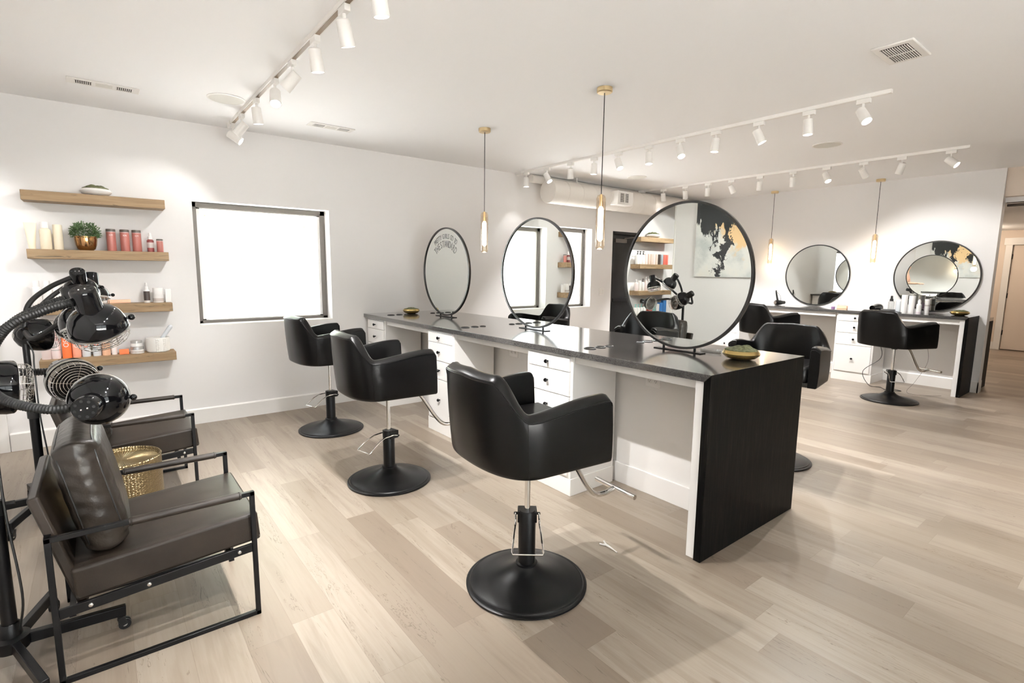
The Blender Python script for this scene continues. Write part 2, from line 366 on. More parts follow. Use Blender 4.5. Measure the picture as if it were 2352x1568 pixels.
# ------------------------------------------------------------------ the room
def wall_cells(name, axis, plane, thick, a0, a1, z0, z1, holes, m):
    """wall in plane axis=const, room face at plane, thickness away; holes = [(a0,a1,z0,z1)]"""
    As = sorted({a0, a1, *[h[0] for h in holes], *[h[1] for h in holes]}); Zs = sorted({z0, z1, *[h[2] for h in holes], *[h[3] for h in holes]})
    def solid(i, j):
        if i < 0 or j < 0 or i >= len(As) - 1 or j >= len(Zs) - 1: return False
        ca, cz = (As[i] + As[i + 1]) / 2, (Zs[j] + Zs[j + 1]) / 2
        return not any(h[0] < ca < h[1] and h[2] < cz < h[3] for h in holes)
    mb = MB(); F, K = plane, plane + thick
    def P(a, t, z): return (a, t, z) if axis == 'y' else (t, a, z)
    for i in range(len(As) - 1):
        for j in range(len(Zs) - 1):
            if not solid(i, j): continue
            x0, x1, q0, q1 = As[i], As[i + 1], Zs[j], Zs[j + 1]
            for t in (F, K): mb.add([P(x0, t, q0), P(x1, t, q0), P(x1, t, q1), P(x0, t, q1)], [(0, 1, 2, 3)])
            for (di, dj, e) in ((-1, 0, ((x0, q0), (x0, q1))), (1, 0, ((x1, q0), (x1, q1))), (0, -1, ((x0, q0), (x1, q0))), (0, 1, ((x0, q1), (x1, q1)))):
                if not solid(i + di, j + dj):
                    (p0, r0), (p1, r1) = e; mb.add([P(p0, F, r0), P(p1, F, r1), P(p1, K, r1), P(p0, K, r0)], [(0, 1, 2, 3)])
    bm = bmesh.new(); vs = [bm.verts.new(v) for v in mb.v]
    for f in mb.f: bm.faces.new([vs[i] for i in f])
    bmesh.ops.remove_doubles(bm, verts=bm.verts, dist=1e-5); bmesh.ops.recalc_face_normals(bm, faces=bm.faces)
    me = bpy.data.meshes.new(name); bm.to_mesh(me); bm.free(); me.materials.append(M[m])
    o = bpy.data.objects.new(name, me); COL.objects.link(o)
    return struct(o)

WIN = [(0.725, 1.988, 0.943, 2.113), (4.81, 6.07, 0.935, 2.147)]
DOOR = (6.553, 7.47, 0.0, 2.145)
SOUTH = -3.2
struct(MB().box(-3.0, 14.7, SOUTH - 0.2, W + 0.26, -0.12, 0).build('floor', 'floor', smooth=False))
struct(MB().box(-3.0, 9.0, SOUTH - 0.2, W + 0.26, H, H + 0.12).build('ceiling', 'ceil', smooth=False))
wall_cells('wall_left', 'y', W, 0.26, -2.75, 14.7, 0, H, WIN + [DOOR], 'wall')
wall_cells('wall_back', 'x', B, 0.13, 1.44, W, 0, H, [], 'wall')
wall_cells('wall_partition', 'x', PX, -0.12, SOUTH, 4.74, 0, H, [], 'wall')
wall_cells('wall_west', 'x', -2.62, -0.13, SOUTH, W, 0, H, [], 'wall')
SWIN = [(-0.85, 3.0, 0.2, 2.55)]  # unseen opening, sized to bring daylight onto the ceiling
wall_cells('wall_south', 'y', SOUTH, -0.2, -2.75, 14.7, 0, H, SWIN, 'reflect_dark')  # unseen wall, made dark so black leather and stone reflect little
wall_cells('wall_hall', 'x', 14.4, 0.15, SOUTH, W, 0, 2.42, [(1.15, 2.105, 0, 2.11)], 'hallwall')
struct(MB().box(14.56, 14.6, .8, 2.5, -.1, 2.42).build('leak_plate', 'blackdoor', smooth=False)); struct(MB().box(8.905, 14.6, SOUTH - 0.2, W, 2.40, 2.52).build('ceiling_hall', 'ceil', smooth=False))  # added plate behind the hall door stops outside light leaking in
struct(MB().box(8.80, 8.905, SOUTH, 1.44, 2.46, H).build('trim_4', 'hallwall', smooth=False), 'beige header above the opening to the hallway')

def window(n, x0, x1, z0, z1, label):
    d0, d1, fw = W + 0.15, W + 0.20, 0.05
    mb = MB(); mb.box(x0, x1, d0, d1, z1 - fw, z1).box(x0, x1, d0, d1, z0, z0 + fw * 0.8).box(x0, x0 + fw, d0, d1, z0, z1).box(x1 - fw, x1, d0, d1, z0, z1)
    o = struct(mb.build('window_%d' % n, 'winframe', bevel=0.004), label)
    mb = MB(); s = 0.028; a0, a1, b0, b1 = x0 + fw, x1 - fw, z0 + fw * 0.8, z1 - fw
    mb.box(a0, a1, d0 + .012, d1, b1 - s * .4, b1).box(a0, a1, d0 + .012, d1, b0, b0 + s * .4).box(a0, a0 + s, d0 + .012, d1, b0, b1).box(a1 - s, a1, d0 + .012, d1, b0, b1)
    mb.build('sash', 'whitep', o)
    MB().box(x0 + fw, x1 - fw, d0 + 0.03, d0 + 0.036, z0 + fw * .8, z1 - fw).build('pane', 'glass', o, smooth=False)
    mb = MB(); mb.box(x0, x1, W + 0.001, d0, z0 - 0.002, z0 + 0.012); mb.build('window_sill', 'white', o, bevel=0.003)
window(1, *WIN[0], 'wide dark framed window beside the wooden wall shelves')
window(2, *WIN[1], 'dark framed window behind the middle island mirror')
for k, (x0, x1, z0, z1) in enumerate(SWIN):
    mb = MB(); y0, y1 = SOUTH - 0.14, SOUTH - 0.08
    mb.box(x0, x1, y0, y1, z1 - .06, z1).box(x0, x1, y0, y1, z0, z0 + .06)
    for i in range(3):
        x = x0 + (x1 - x0 - .06) * i / 2; mb.box(x, x + .06, y0, y1, z0, z1)
    o = struct(mb.build('window_%d' % (3 + k), 'winframe'), 'unseen storefront window sized for daylight on the street side')
    MB().box(x0 + .06, x1 - .06, SOUTH - .115, SOUTH - .109, z0 + .06, z1 - .06).build('pane', 'glass', o, smooth=False)

# black exit door in the left wall
o = struct(MB().box(DOOR[0] + .045, DOOR[1] - .045, W + .07, W + .115, 0.008, DOOR[3] - .045).build('door_1', 'blackdoor', bevel=0.003), 'black metal exit door in the window wall')
mb = MB().box(DOOR[0], DOOR[0] + .045, W + .005, W + .16, 0, DOOR[3]).box(DOOR[1] - .045, DOOR[1], W + .005, W + .16, 0, DOOR[3]).box(DOOR[0], DOOR[1], W + .005, W + .16, DOOR[3] - .045, DOOR[3]); mb.build('door_frame', 'blackdoor', o)
MB().box(DOOR[0] + .10, DOOR[0] + .38, W + .02, W + .07, 1.97, 2.03).bar((DOOR[0] + .3, W + .015, 2.04), (DOOR[0] + .62, W - .03, 2.075), .025, .012).bar((DOOR[0] + .62, W - .03, 2.075), (DOOR[0] + .8, W + .02, 2.095), .02, .01).build('door_closer', 'grey', o)
MB().box(DOOR[0] + .09, DOOR[1] - .09, W + .03, W + .07, 1.0, 1.06).build('push_bar', 'blackmetal', o, bevel=.005)
# white hallway door
o = struct(MB().box(14.42, 14.465, 1.155, 2.10, 0.012, 2.105).build('door_2', 'hallwall', bevel=.004), 'white panel door at the end of the hallway')
mb = MB().box(14.37, 14.42, 2.105, 2.21, 0, 2.13).box(14.37, 14.42, 1.045, 1.15, 0, 2.13).box(14.36, 14.42, 1.02, 2.235, 2.11, 2.25); mb.build('door_frame', 'white', o, bevel=.004)
for z in (.35, 1.1, 1.88): MB().cyl((14.425, 2.1, z - .05), (14.425, 2.1, z + .05), .012, n=10).build('hinge', 'blackmetal', o)
# baseboards and trims
def base_y(name, x0, x1): return struct(MB().prism([(W, 0), (W - .016, 0), (W - .016, .135), (W - .008, .15), (W, .15)], 'x', x0, x1).build(name, 'white', smooth=False))
mb = MB()
for x0, x1 in ((-.66, 6.553), (7.47, B)): mb.prism([(W - .0005, 0), (W - .016, 0), (W - .016, .138), (W - .008, .15), (W - .0005, .15)], 'x', x0, x1)
struct(mb.build('baseboard_left', 'white', smooth=False))
mb = MB().prism([(B - .0005, 0), (B - .016, 0), (B - .016, .138), (B - .008, .15), (B - .0005, .15)], 'y', 1.425, W)
mb.box(B - .016, 8.918, 1.424, 1.4395, 0, .15); struct(mb.build('baseboard_back', 'white', smooth=False))
struct(MB().prism([(PX + .0005, 0), (PX + .016, 0), (PX + .016, .138), (PX + .008, .15), (PX + .0005, .15)], 'y', SOUTH, 4.74).build('baseboard_partition', 'white', smooth=False))
struct(MB().box(14.384, 14.3995, 2.21, W, 0, .15).box(14.384, 14.3995, SOUTH, 1.045, 0, .15).build('baseboard_hall', 'white', smooth=False))
struct(MB().box(-.95, -.665, W - .022, W - .0005, 0, 2.2).build('trim_1', 'white', smooth=False), 'white flat casing at the left end of the shelf wall')
struct(MB().box(PX - .135, PX + .012, 4.7405, 4.758, 0, H).build('trim_2', 'white', smooth=False), 'white end cap of the partition wall')
struct(MB().box(8.76, 8.915, 1.428, 1.4395, 0.15, H).build('trim_3', 'wall', smooth=False))
# outdoors
struct(MB().box(-14, 22, W + .27, 30, -.25, -.15).build('ground', 'ground', smooth=False)); struct(MB().box(-14, 22, -26, SOUTH - .21, -.25, -.15).build('ground_street', 'ground', smooth=False))
t = thing('tree', 'pale leafy tree outside the wide window', 'tree', (2.0, 10.4, -.15))
mb = MB(); mb.tube(bez([(0, 0, 0), (.03, .02, .9), (0, 0, 1.75)], 6), [.17 - .05 * i / 12 for i in range(13)], 12)
mb.tube(bez([(0, 0, 1.6), (.3, .1, 2.2), (.75, .2, 3.0)], 6), [.09 - .05 * i / 12 for i in range(13)], 10).tube(bez([(0, 0, 1.6), (-.2, .1, 2.4), (-.35, 0, 3.3)], 6), [.09 - .05 * i / 12 for i in range(13)], 10); mb.build('trunk', 'bark', t)
mb = MB(); rnd = random.Random(3)
for i in range(900):
    a = rnd.uniform(0, 2 * PI); r = 2.2 * math.sqrt(rnd.random()); p = Vector((r * math.cos(a), r * .7 * math.sin(a), 3.1 + rnd.uniform(-1.1, 1.2)))
    d = Vector((rnd.uniform(-1, 1), rnd.uniform(-1, 1), rnd.uniform(-1, 1))).normalized(); e = d.orthogonal().normalized()
    mb.add([p, p + d * .10 + e * .05, p + d * .2, p + d * .10 - e * .05], [(0, 1, 2, 3)])
f = mb.build('foliage', 'foliage', t, smooth=False); f['kind'] = 'stuff'

# ------------------------------------------------------------------ ceiling fittings
def track(name_label, x, y0, y1, feed):
    t = thing('track_rail', name_label, 'track', (x, (y0 + y1) / 2, H), 0, 'ceiling track rails'); h = (y1 - y0) / 2
    MB().box(-.018, .018, -h, h, -.026, 0).build('rail', 'lampw', t, smooth=False)
    MB().box(-.0115, .0115, -h + .02, h - .02, -.0275, -.026).build('slot', 'trackslot' if feed else 'lampw', t, smooth=False)
    MB().box(-.024, .024, h - .09, h + .02, -.042, 0).build('feed_box', 'lampw', t, bevel=.003)
    return t
track('white ceiling track rail nearest the wall shelves', 1.045, -0.6, 5.50, 1)
track('white ceiling track rail above the middle of the room', 4.51, 1.40, 5.62, 0)
track('white ceiling track rail nearest the back wall', 7.0, 1.44, 5.55, 0)

SPOTS = []
def spot_head(x, y, aim, label, on, power, grp):
    t = thing('track_spotlight', label, 'spotlight', (x, y, H - .026), 0, grp)
    a = Vector(aim).normalized()
    MB().box(-.016, .016, -.045, .045, -.035, -.0015).build('adapter', 'lampw', t, bevel=.003)
    piv = Vector((0, 0, -.095))
    MB().cyl((0, 0, -.034), (0, 0, -.075), .009, n=12).bar((.0, .0, -.07), tuple(piv), .012, .02).build('stem', 'lampw', t)
    q = Vector((0, 0, -1)).rotation_difference(a).to_matrix().to_4x4()
    off = piv + a * .01 + Vector((0, 0, -.012))
    m4 = Matrix.Translation(off) @ q
    mb = MB().lathe([(0, .055), (.028, .055), (.034, .050), (.037, -.06), (.037, -.066), (.033, -.066), (.031, -.05)], 24, m4); mb.build('lamp_body', 'lampw', t)
    MB().lathe([(0, -.0515), (.0315, -.0515), (.0315, -.0495), (0, -.0495)], 24, m4).build('lamp_lens', 'lens' if on else 'whitep', t)
    li = bpy.data.lights.new('spot_lamp', 'SPOT'); li.energy = power; li.color = (1.0, .985, .97); li.spot_size = math.radians(88); li.spot_blend = .55; li.shadow_soft_size = .014
    lo = bpy.data.objects.new('spot_lamp', li); COL.objects.link(lo); lo.parent = t
    lo.matrix_local = Matrix.Translation(off + a * .072) @ q
    return t
ORD = ['first', 'second', 'third', 'fourth', 'fifth', 'sixth', 'seventh', 'eighth', 'ninth', 'tenth', 'eleventh', 'twelfth']
T1 = [(5.40, (.8, -.4, -.6)), (5.02, (-.55, .35, -.75)), (4.50, (.12, .1, -1)), (3.97, (-.15, -.50, -.8)), (3.56, (-.55, .45, -.75)), (3.12, (.18, .12, -1)), (2.68, (.30, .2, -1)), (2.28, (.2, .1, -1)), (1.2, (-.75, .55, -.75)), (.2, (-.75, .7, -.7))]  # last two heads are unseen, added to brighten the partition
for i, (y, a) in enumerate(T1): spot_head(1.045, y, a, '%s white spotlight from the window wall on the shelf side track' % ORD[i], True, (9, 9, 18, 26, 38, 58, 76, 68, 70, 70)[i], 'spotlights on the shelf side track')
T2 = [(5.44, (0, 0, -1)), (5.035, (.1, -.55, -.8)), (4.62, (.2, .15, -1)), (4.24, (0, .05, -1)), (3.886, (-.1, -.45, -.85)), (3.485, (-.05, -.1, -1)), (3.12, (-.25, -.45, -.85)), (2.746, (-.05, .05, -1)), (2.35, (.2, -.4, -.9)), (1.95, (0, -.05, -1)), (1.572, (-.25, -.5, -.8))]
for i, (y, a) in enumerate(T2): spot_head(4.51, y, a, '%s white spotlight from the window wall on the middle track' % ORD[i], True, (4, 28)[i] if i < 2 else 54, 'spotlights on the middle track')
T3 = [(5.10, (.3, .1, -.9)), (4.71, (.3, .1, -1)), (4.34, (.15, .1, -1)), (3.98, (.5, -.25, -.9)), (3.58, (.25, .15, -1)), (3.155, (.3, .1, -1)), (2.768, (-.25, -.45, -.85)), (2.377, (.7, -.2, -.75)), (2.01, (.2, .35, -1)), (1.587, (-.1, -.75, -.65))]
for i, (y, a) in enumerate(T3): spot_head(7.0, y, a, '%s white spotlight from the window wall on the back track' % ORD[i], True, 46, 'spotlights on the back track')

def pendant(x, y, ztop, zbot, label):
    t = thing('pendant_lamp', label, 'lamp', (x, y, H), 0, 'brass and glass tube pendants')
    MB().lathe([(0, -.034), (.050, -.034), (.056, -.028), (.056, 0), (0, 0)], 36).build('canopy', 'brass', t)
    L = H - ztop
    MB().cyl((0, 0, -.034), (0, 0, -L - .005), .0035, n=8).build('cord', 'black', t)
    h = ztop - zbot; m4 = Matrix.Translation((0, 0, -L))
    prof = [(.012, 0), (.026, -.004), (.034, -.022)]
    for i in range(17): prof += [(.0345 if i % 2 else .0365, -.03 - (h - .06) * i / 16)]
    prof += [(.036, -h + .02), (.028, -h + .003), (0, -h)]
    MB().lathe(prof, 28, m4).build('glass_tube', 'tube', t, ang=60)
    MB().lathe([(0, .004), (.010, .003), (.012, -.012), (.012, -.02), (.012, -.075), (.010, -.085), (0, -.085)], 20, m4).build('socket', 'brass', t)
    MB().lathe([(0, -.082), (.011, -.086), (.0205, -.105), (.0205, -h + .075), (.006, -h + .06), (0, -h + .06)], 16, m4).build('bulb', 'bulb', t)
    li = bpy.data.lights.new('pendant_light', 'POINT'); li.energy = 0.9; li.color = (1, .78, .52); li.shadow_soft_size = .05
    lo = bpy.data.objects.new('pendant_light', li); COL.objects.link(lo); lo.parent = t; lo.location = (0, 0, -L - h - .03)
pendant(2.949, 2.692, 2.058, 1.661, 'glass tube pendant between the middle and nearest island mirrors')
pendant(2.918, 4.136, 2.044, 1.665, 'glass tube pendant between the farthest and middle island mirrors')
pendant(8.62, 4.151, 2.055, 1.65, 'glass tube pendant over the back counter beside the smaller looking mirror')
pendant(8.58, 2.685, 2.054, 1.656, 'glass tube pendant between the two back wall mirrors')

def vent_strip(x, y, wx, wy, label):
    t = thing('ceiling_vent', label, 'vent', (x, y, H), 0, 'slim ceiling vents')
    MB().box(-wx / 2, wx / 2, -wy / 2, wy / 2, -.007, -.0005).build('vent_frame', 'lampw', t, bevel=.003)
    for k, c in enumerate((-wx * .28, 0, wx * .28)):
        g = MB().box(c - wx * .115, c + wx * .115, -wy * .26, wy * .26, -.0085, -.007).build('grille', 'speaker' if k == 1 else 'slotdark', t, smooth=False)
        if k != 1:
            mb = MB()
            for i in range(9): xx = c - wx * .11 + wx * .22 * i / 8; mb.box(xx - .002, xx + .002, -wy * .26, wy * .26, -.011, -.0085)
            mb.build('fins', 'lampw', g, smooth=False)
vent_strip(.135, 4.98, .42, .14, 'slim white ceiling vent left of the shelf side track')
vent_strip(1.80, 5.02, .41, .14, 'slim white ceiling vent right of the shelf side track')
added_track = thing('track_rail', 'unseen short track rail added to light the mirrored shelves', 'track', (-1.75, 4.55, H), 0, 'ceiling track rails')  # unseen track with two spots, added because the alcove was dark
MB().box(-.6, .6, -.018, .018, -.026, 0).build('rail', 'lampw', added_track, smooth=False)
for i, x in enumerate((-2.15, -1.45)):
    h_ = spot_head(x, 4.55, (.1, .75, -.8), ('left', 'right')[i] + ' hand unseen spotlight added over the shelves seen in the mirror', True, 40, 'spotlights added over the mirrored shelves')
t = thing('ceiling_vent', 'large square white ceiling vent alone at right', 'vent', (3.80, 1.155, H), 0)
MB().box(-.17, .17, -.105, .105, -.012, -.0005).build('vent_frame', 'lampw', t, bevel=.006)
g = MB().box(-.13, .13, -.068, .068, -.0135, -.012).build('grille', 'slotdark', t, smooth=False)
mb = MB().box(-.004, .004, -.068, .068, -.018, -.0135)
for i in range(12): yy = -.064 + .128 * i / 11; mb.bar((-.13, yy, -.0165), (.13, yy, -.0165), .0024, .005)
mb.build('fins', 'lampw', g, smooth=False)
def ceil_speaker(x, y, r, label):
    t = thing('ceiling_speaker', label, 'speaker', (x, y, H), 0, 'round ceiling speakers')
    MB().lathe([(r - .012, -.007), (r, -.005), (r, -.0005), (r - .012, -.0005)], 40, closed=True).build('rim', 'lampw', t); MB().lathe([(0, -.006), (r - .012, -.006), (r - .012, -.001), (0, -.001)], 40).build('speaker_grille', 'speaker', t)
ceil_speaker(.885, 4.74, .135, 'round flush ceiling speaker beside the shelf side track')
ceil_speaker(5.925, 2.36, .135, 'round flush ceiling speaker between the middle and back tracks')
ceil_speaker(5.97, 4.80, .135, 'round flush ceiling speaker near the air duct')

# air duct
t = thing('air_duct', 'thick white round air duct below the ceiling along the window wall', 'duct', (4.835, 5.38, 2.563))
MB().lathe([(0, 0), (.150, 0), (.158, .004), (.158, 3.935), (0, 3.935)], 40, Matrix.Rotation(PI / 2, 4, 'Y')).build('duct_tube', 'duct', t)
for i in range(1, 15): MB().torus((.27 * i, 0, 0), .1585, .0022, 'x', 40, 6).build('seam', 'duct', t)
b = MB().box(1.12, 1.46, -.265, -.12, -.10, .095).build('vent_box', 'lampw', t, bevel=.004)
g = MB().box(1.18, 1.35, -.269, -.264, -.065, .06).build('register', 'slotdark', b, smooth=False)
mb = MB().box(1.255, 1.272, -.275, -.264, -.07, .065)
for i in range(11): z = -.065 + .125 * i / 10; mb.box(1.175, 1.355, -.2745, -.268, z - .0022, z + .0022)
mb.build('fins', 'lampw', b, smooth=False)
for x in (.55, 3.2):
    mb = MB().cyl((x, 0, .155), (x, 0, .236), .006, n=8).tube([(x, -.06, .147), (x, 0, .19), (x, .06, .147)], .005, 6); mb.build('hanger', 'lampw', t)
t = tag(MB().tube([(4.72, 5.60, 2.742), (8.76, 5.60, 2.742)], .055, 24).build('ceiling_pipe', 'duct'), 'thinner white pipe under the ceiling above the air duct', 'pipe')
t = tag(MB().cyl((8.94, 1.42, 2.415), (8.94, -3.1, 2.415), .022, n=14).cyl((8.99, 1.42, 2.37), (8.99, -3.1, 2.37), .016, n=14).build('ceiling_conduit', 'grey'), 'dark conduit pair under the hallway header', 'conduit')

# ------------------------------------------------------------------ island
def drawer_cabinet(y0, y1, label, face=-1, x0=None, grp=None, xf=TX1 + .03, depth=.43):
    """front plane at xf, opening toward -x"""
    w = y1 - y0; t = thing('drawer_cabinet', label, 'cabinet', (xf, (y0 + y1) / 2, 0), 0, grp)
    MB().box(.004, depth, -w / 2, w / 2, .118, .953).build('body', 'cab', t, bevel=.002)
    MB().box(.0, depth, -w / 2 - .006, w / 2 + .006, 0, .118).build('plinth', 'white', t, bevel=.002)
    for z0, z1 in ((.846, .936), (.682, .840), (.512, .676), (.135, .506)):
        d = MB().box(-.010, .012, -w / 2 + .022, w / 2 - .022, z0, z1).build('drawer', 'cab', t, bevel=.002)
        z = (z0 + z1) / 2 + (0 if z1 > .52 else .0)
        MB().lathe([(0, 0), (.007, 0), (.006, .010), (.0135, .016), (.0145, .022), (.011, .028), (0, .029)], 18, Matrix.Translation((-.010, 0, z)) @ Matrix.Rotation(-PI / 2, 4, 'Y')).build('knob', 'gloss', d)
    return t
cabC = drawer_cabinet(2.365, 2.825, 'white drawer cabinet of the island nearest the waterfall end', grp='white drawer cabinets under the island')
dup(cabC, (TX1 + .03, 4.045, 0), 0, 'white drawer cabinet in the middle of the island')
dup(cabC, (TX1 + .03, 5.435, 0), 0, 'white drawer cabinet of the island against the window wall')
XR = TX2 - .03
dup(cabC, (XR, 2.595, 0), PI, 'white drawer cabinet on the far side of the island nearest the waterfall end')
dup(cabC, (XR, 4.045, 0), PI, 'white drawer cabinet in the middle of the far island side')
dup(cabC, (XR, 5.435, 0), PI, 'white drawer cabinet on the far island side against the window wall')
# worktop with waterfall end
t = thing('worktop', 'long black granite island worktop with waterfall end', 'worktop', (0, 0, 0))
MB().prism([(TY, TZ), (TY + .04, TZ - .04), (W - .002, TZ - .04), (W - .002, TZ)], 'x', TX1, TX2).build('slab', 'stone', t, bevel=.002)
MB().prism([(TY, TZ), (TY, 0.001), (TY + .04, 0.001), (TY + .04, TZ - .0405)], 'x', TX1, TX2).build('waterfall_panel', 'stone_side', t, bevel=.002)
for cx, sgn in ((TX1, 1), (TX2, -1)):
    for y in (2.345, 3.845, 5.34):
        for dx, r in ((.165, .041), (.267, .036), (.355, .028)):
            x = cx + sgn * dx
            g = MB().lathe([(r, .0), (r, .004), (r - .006, .006), (r - .009, .004), (r - .009, .0)], 28, Matrix.Translation((x, y, TZ)), closed=True).build('grommet', 'black', t)
            MB().lathe([(0, .0004), (r - .008, .0004), (r - .008, .0012), (0, .0012)], 24, Matrix.Translation((x, y, TZ))).build('hole', 'darkhole', g)
# white frame of the island
t = thing('island_frame', 'white lacquered frame and spine panel under the island worktop', 'frame', (0, 0, 0))
MB().box(2.845, 2.865, TY + .093, W - .005, 0, .953).box(2.83, 2.8455, TY + .093, W - .005, 0, .145).box(2.8645, 2.88, TY + .093, W - .005, 0, .145).build('spine_panel', 'cab', t, bevel=.002)
MB().box(TX1 + .012, TX2 - .012, TY + .0405, TY + .092, 0, .953).build('end_panel', 'cab', t, bevel=.002)
for xa in (TX1 + .045, TX2 - .065):
    for y0, y1 in ((TY + .093, 2.358), (2.832, 3.80), (4.29, 5.19)): MB().box(xa, xa + .02, y0, y1, .905, .953).build('apron', 'cab', t, bevel=.002)
def outlet(x, y, z, label, double=True, axis='x', name='outlet', sgn=-1):
    t = thing(name, label, 'outlet', (x, y, z), 0 if axis == 'x' else PI / 2, 'white wall plates'); w = .058 if double else .036
    MB().box(-.006, -.0003, -w, w, -.06, .06).build('plate', 'whitep', t, bevel=.002)
    for c in ((-.026, .026) if double else (0,)):
        g = MB().box(-.0085, -.006, c - .016, c + .016, -.034, .034).build('socket', 'white', t, bevel=.001)
        mb = MB()
        for zz in (.017, -.017):
            if name == 'outlet': mb.box(-.0092, -.0085, c - .008, c - .006, zz - .004, zz + .006).box(-.0092, -.0085, c + .006, c + .008, zz - .004, zz + .006).box(-.0092, -.0085, c - .002, c + .002, zz - .011, zz - .007)
        if name == 'outlet': mb.build('slots', 'darkhole', g, smooth=False)
    return t
outlet(2.845, 2.08, .80, 'white double outlet under the island behind the nearest chair')
outlet(2.845, 3.57, .80, 'white double outlet under the island behind the middle chair')
o = outlet(6.324, W, 1.174, 'white light switch plate beside the black door', True, 'y', 'light_switch'); 

def ring_mirror(y, x, z, r, label, stand, double):
    t = thing('round_mirror', label, 'mirror', (x, y, z - r if stand else z), 0, 'round black framed mirrors'); c = r if stand else 0
    zc = (z - (z - r)) if stand else 0
    d = .0125
    prof = [(r - .014, -d), (r, -d), (r + .001, -d + .002), (r + .001, d - .002), (r, d), (r - .014, d)]
    mb = MB().lathe(prof, 128, Matrix.Translation((0, 0, zc)) @ Matrix.Rotation(PI / 2, 4, 'Y'), closed=True); mb.build('mirror_frame', 'ringframe', t)
    MB().lathe([(0, -.004), (r - .013, -.004), (r - .013, .004), (0, .004)], 128, Matrix.Translation((-.002 if not double else 0, 0, zc)) @ Matrix.Rotation(PI / 2, 4, 'Y')).build('mirror_glass', 'mirror', t, ang=30)
    if stand:
        b = MB().box(-.03, .03, -.175, .175, -(z - r - TZ), -(z - r - TZ) + .006).build('stand_base', 'blackmetal', t, bevel=.001)
        for yy in (-.115, .115):
            zz = r - math.sqrt(r * r - yy * yy)
            MB().cyl((0, yy, -(z - r - TZ) + .006), (0, yy, zz - .001), .008, n=12).build('stand_post', 'blackmetal', t)
    return t
m3 = ring_mirror(1.957, XM, 1.4755, .467, 'largest looking round island mirror nearest the waterfall end', True, True)
m2 = ring_mirror(3.40, XM, 1.4755, .467, 'middle round island mirror reflecting the window', True, True)
m1 = ring_mirror(4.868, XM, 1.4755, .467, 'farthest round island mirror with lettering on the glass', True, True)
def arc_text(body, R, cz, span, size, sx, m, name, parent, x):
    """letters on an arc in the plane x = const, read from -x side (left is +y)"""
    mb = MB(); cs = list(body); n = len(cs)
    for i, ch in enumerate(cs):
        if ch == ' ': continue
        vs, fs = text_mesh(ch, size, m, name, parent)
        th = span * ((i + .5) / n - .5)
        out = []
        for vx, vy, vz in vs:
            lx, ly = vx * sx, vy + R
            a = lx * math.cos(th) + ly * math.sin(th); b = -lx * math.sin(th) + ly * math.cos(th)
            out.append((x - vz, -a, cz + b))
        mb.add(out, fs)
    mb.build(name, m, parent, smooth=False)
arc_text('PRETTY GIRLS GO TO', .372, .468 + .0, math.radians(74), .075, .62, 'ink', 'lettering', m1, -.0048)
arc_text('THESTANDARD', .292, .468 + .0, math.radians(92), .105, .60, 'ink', 'lettering', m1, -.0048)
ring_mirror(3.475, B - .013, 1.477, .465, 'round wall mirror over the back counter left of the pendant', False, False)
ring_mirror(2.0, B - .013, 1.48, .468, 'round wall mirror at the right end of the back wall', False, False)

def moss_bowl(x, y, z, r, h, label, m, hump, grp='moss bowls'):
    t = thing('moss_bowl', label, 'bowl', (x, y, z), 0, grp)
    MB().lathe([(0, 0), (r * .45, 0), (r * .78, h * .18), (r * .97, h * .5), (r, h * .66), (r * .93, h * .92), (r * .88, h), (r * .85, h * .96), (r * .9, h * .66), (r * .7, h * .3), (0, h * .2)], 40).build('bowl', m, t)
    bm = bmesh.new(); bmesh.ops.create_icosphere(bm, subdivisions=4, radius=1); rn = random.Random(int(x * 100))
    blobs = [(Vector((rn.uniform(-.6, .6), rn.uniform(-.6, .6), 0)), rn.uniform(.25, .5)) for _ in range(9)]
    for v in bm.verts:
        c = v.co.copy(); hh = max(0, c.z); b = max(math.exp(-((Vector((c.x, c.y, 0)) - p).length / s) ** 2 * 3) for p, s in blobs)
        v.co = Vector((c.x * r * .86, c.y * r * .86, h * .86 + (hump * (.62 + .5 * b) * hh ** .42 if c.z > 0 else c.z * h * .25))) + Vector((rn.uniform(-1, 1), rn.uniform(-1, 1), rn.uniform(-1, 1))) * r * .02
    me = bpy.data.meshes.new('moss'); bm.to_mesh(me); bm.free(); me.materials.append(M['moss']); o = bpy.data.objects.new('moss', me); COL.objects.link(o); o.parent = t; o['kind'] = 'stuff'
    return t
moss_bowl(2.945, 1.545, TZ, .105, .055, 'gold bowl of green moss beside the largest looking island mirror', 'gold', .034)
moss_bowl(2.80, 5.42, TZ, .095, .055, 'gold bowl of moss at the window wall end of the island', 'gold', .022)
moss_bowl(8.55, 1.66, .9945, .10, .052, 'gold bowl of moss at the right end of the back counter', 'gold', .022)
# small clear tray behind the near mirror stand
t = tag(MB().lathe([(0, 0), (.055, 0), (.058, .018), (.054, .018), (.05, .004), (0, .004)], 24, Matrix.Translation((3.045, 1.80, TZ)) @ Matrix.Diagonal((.7, 1.3, 1, 1))).build('acrylic_tray', 'clear'), 'small clear acrylic tray behind the nearest mirror stand', 'tray')

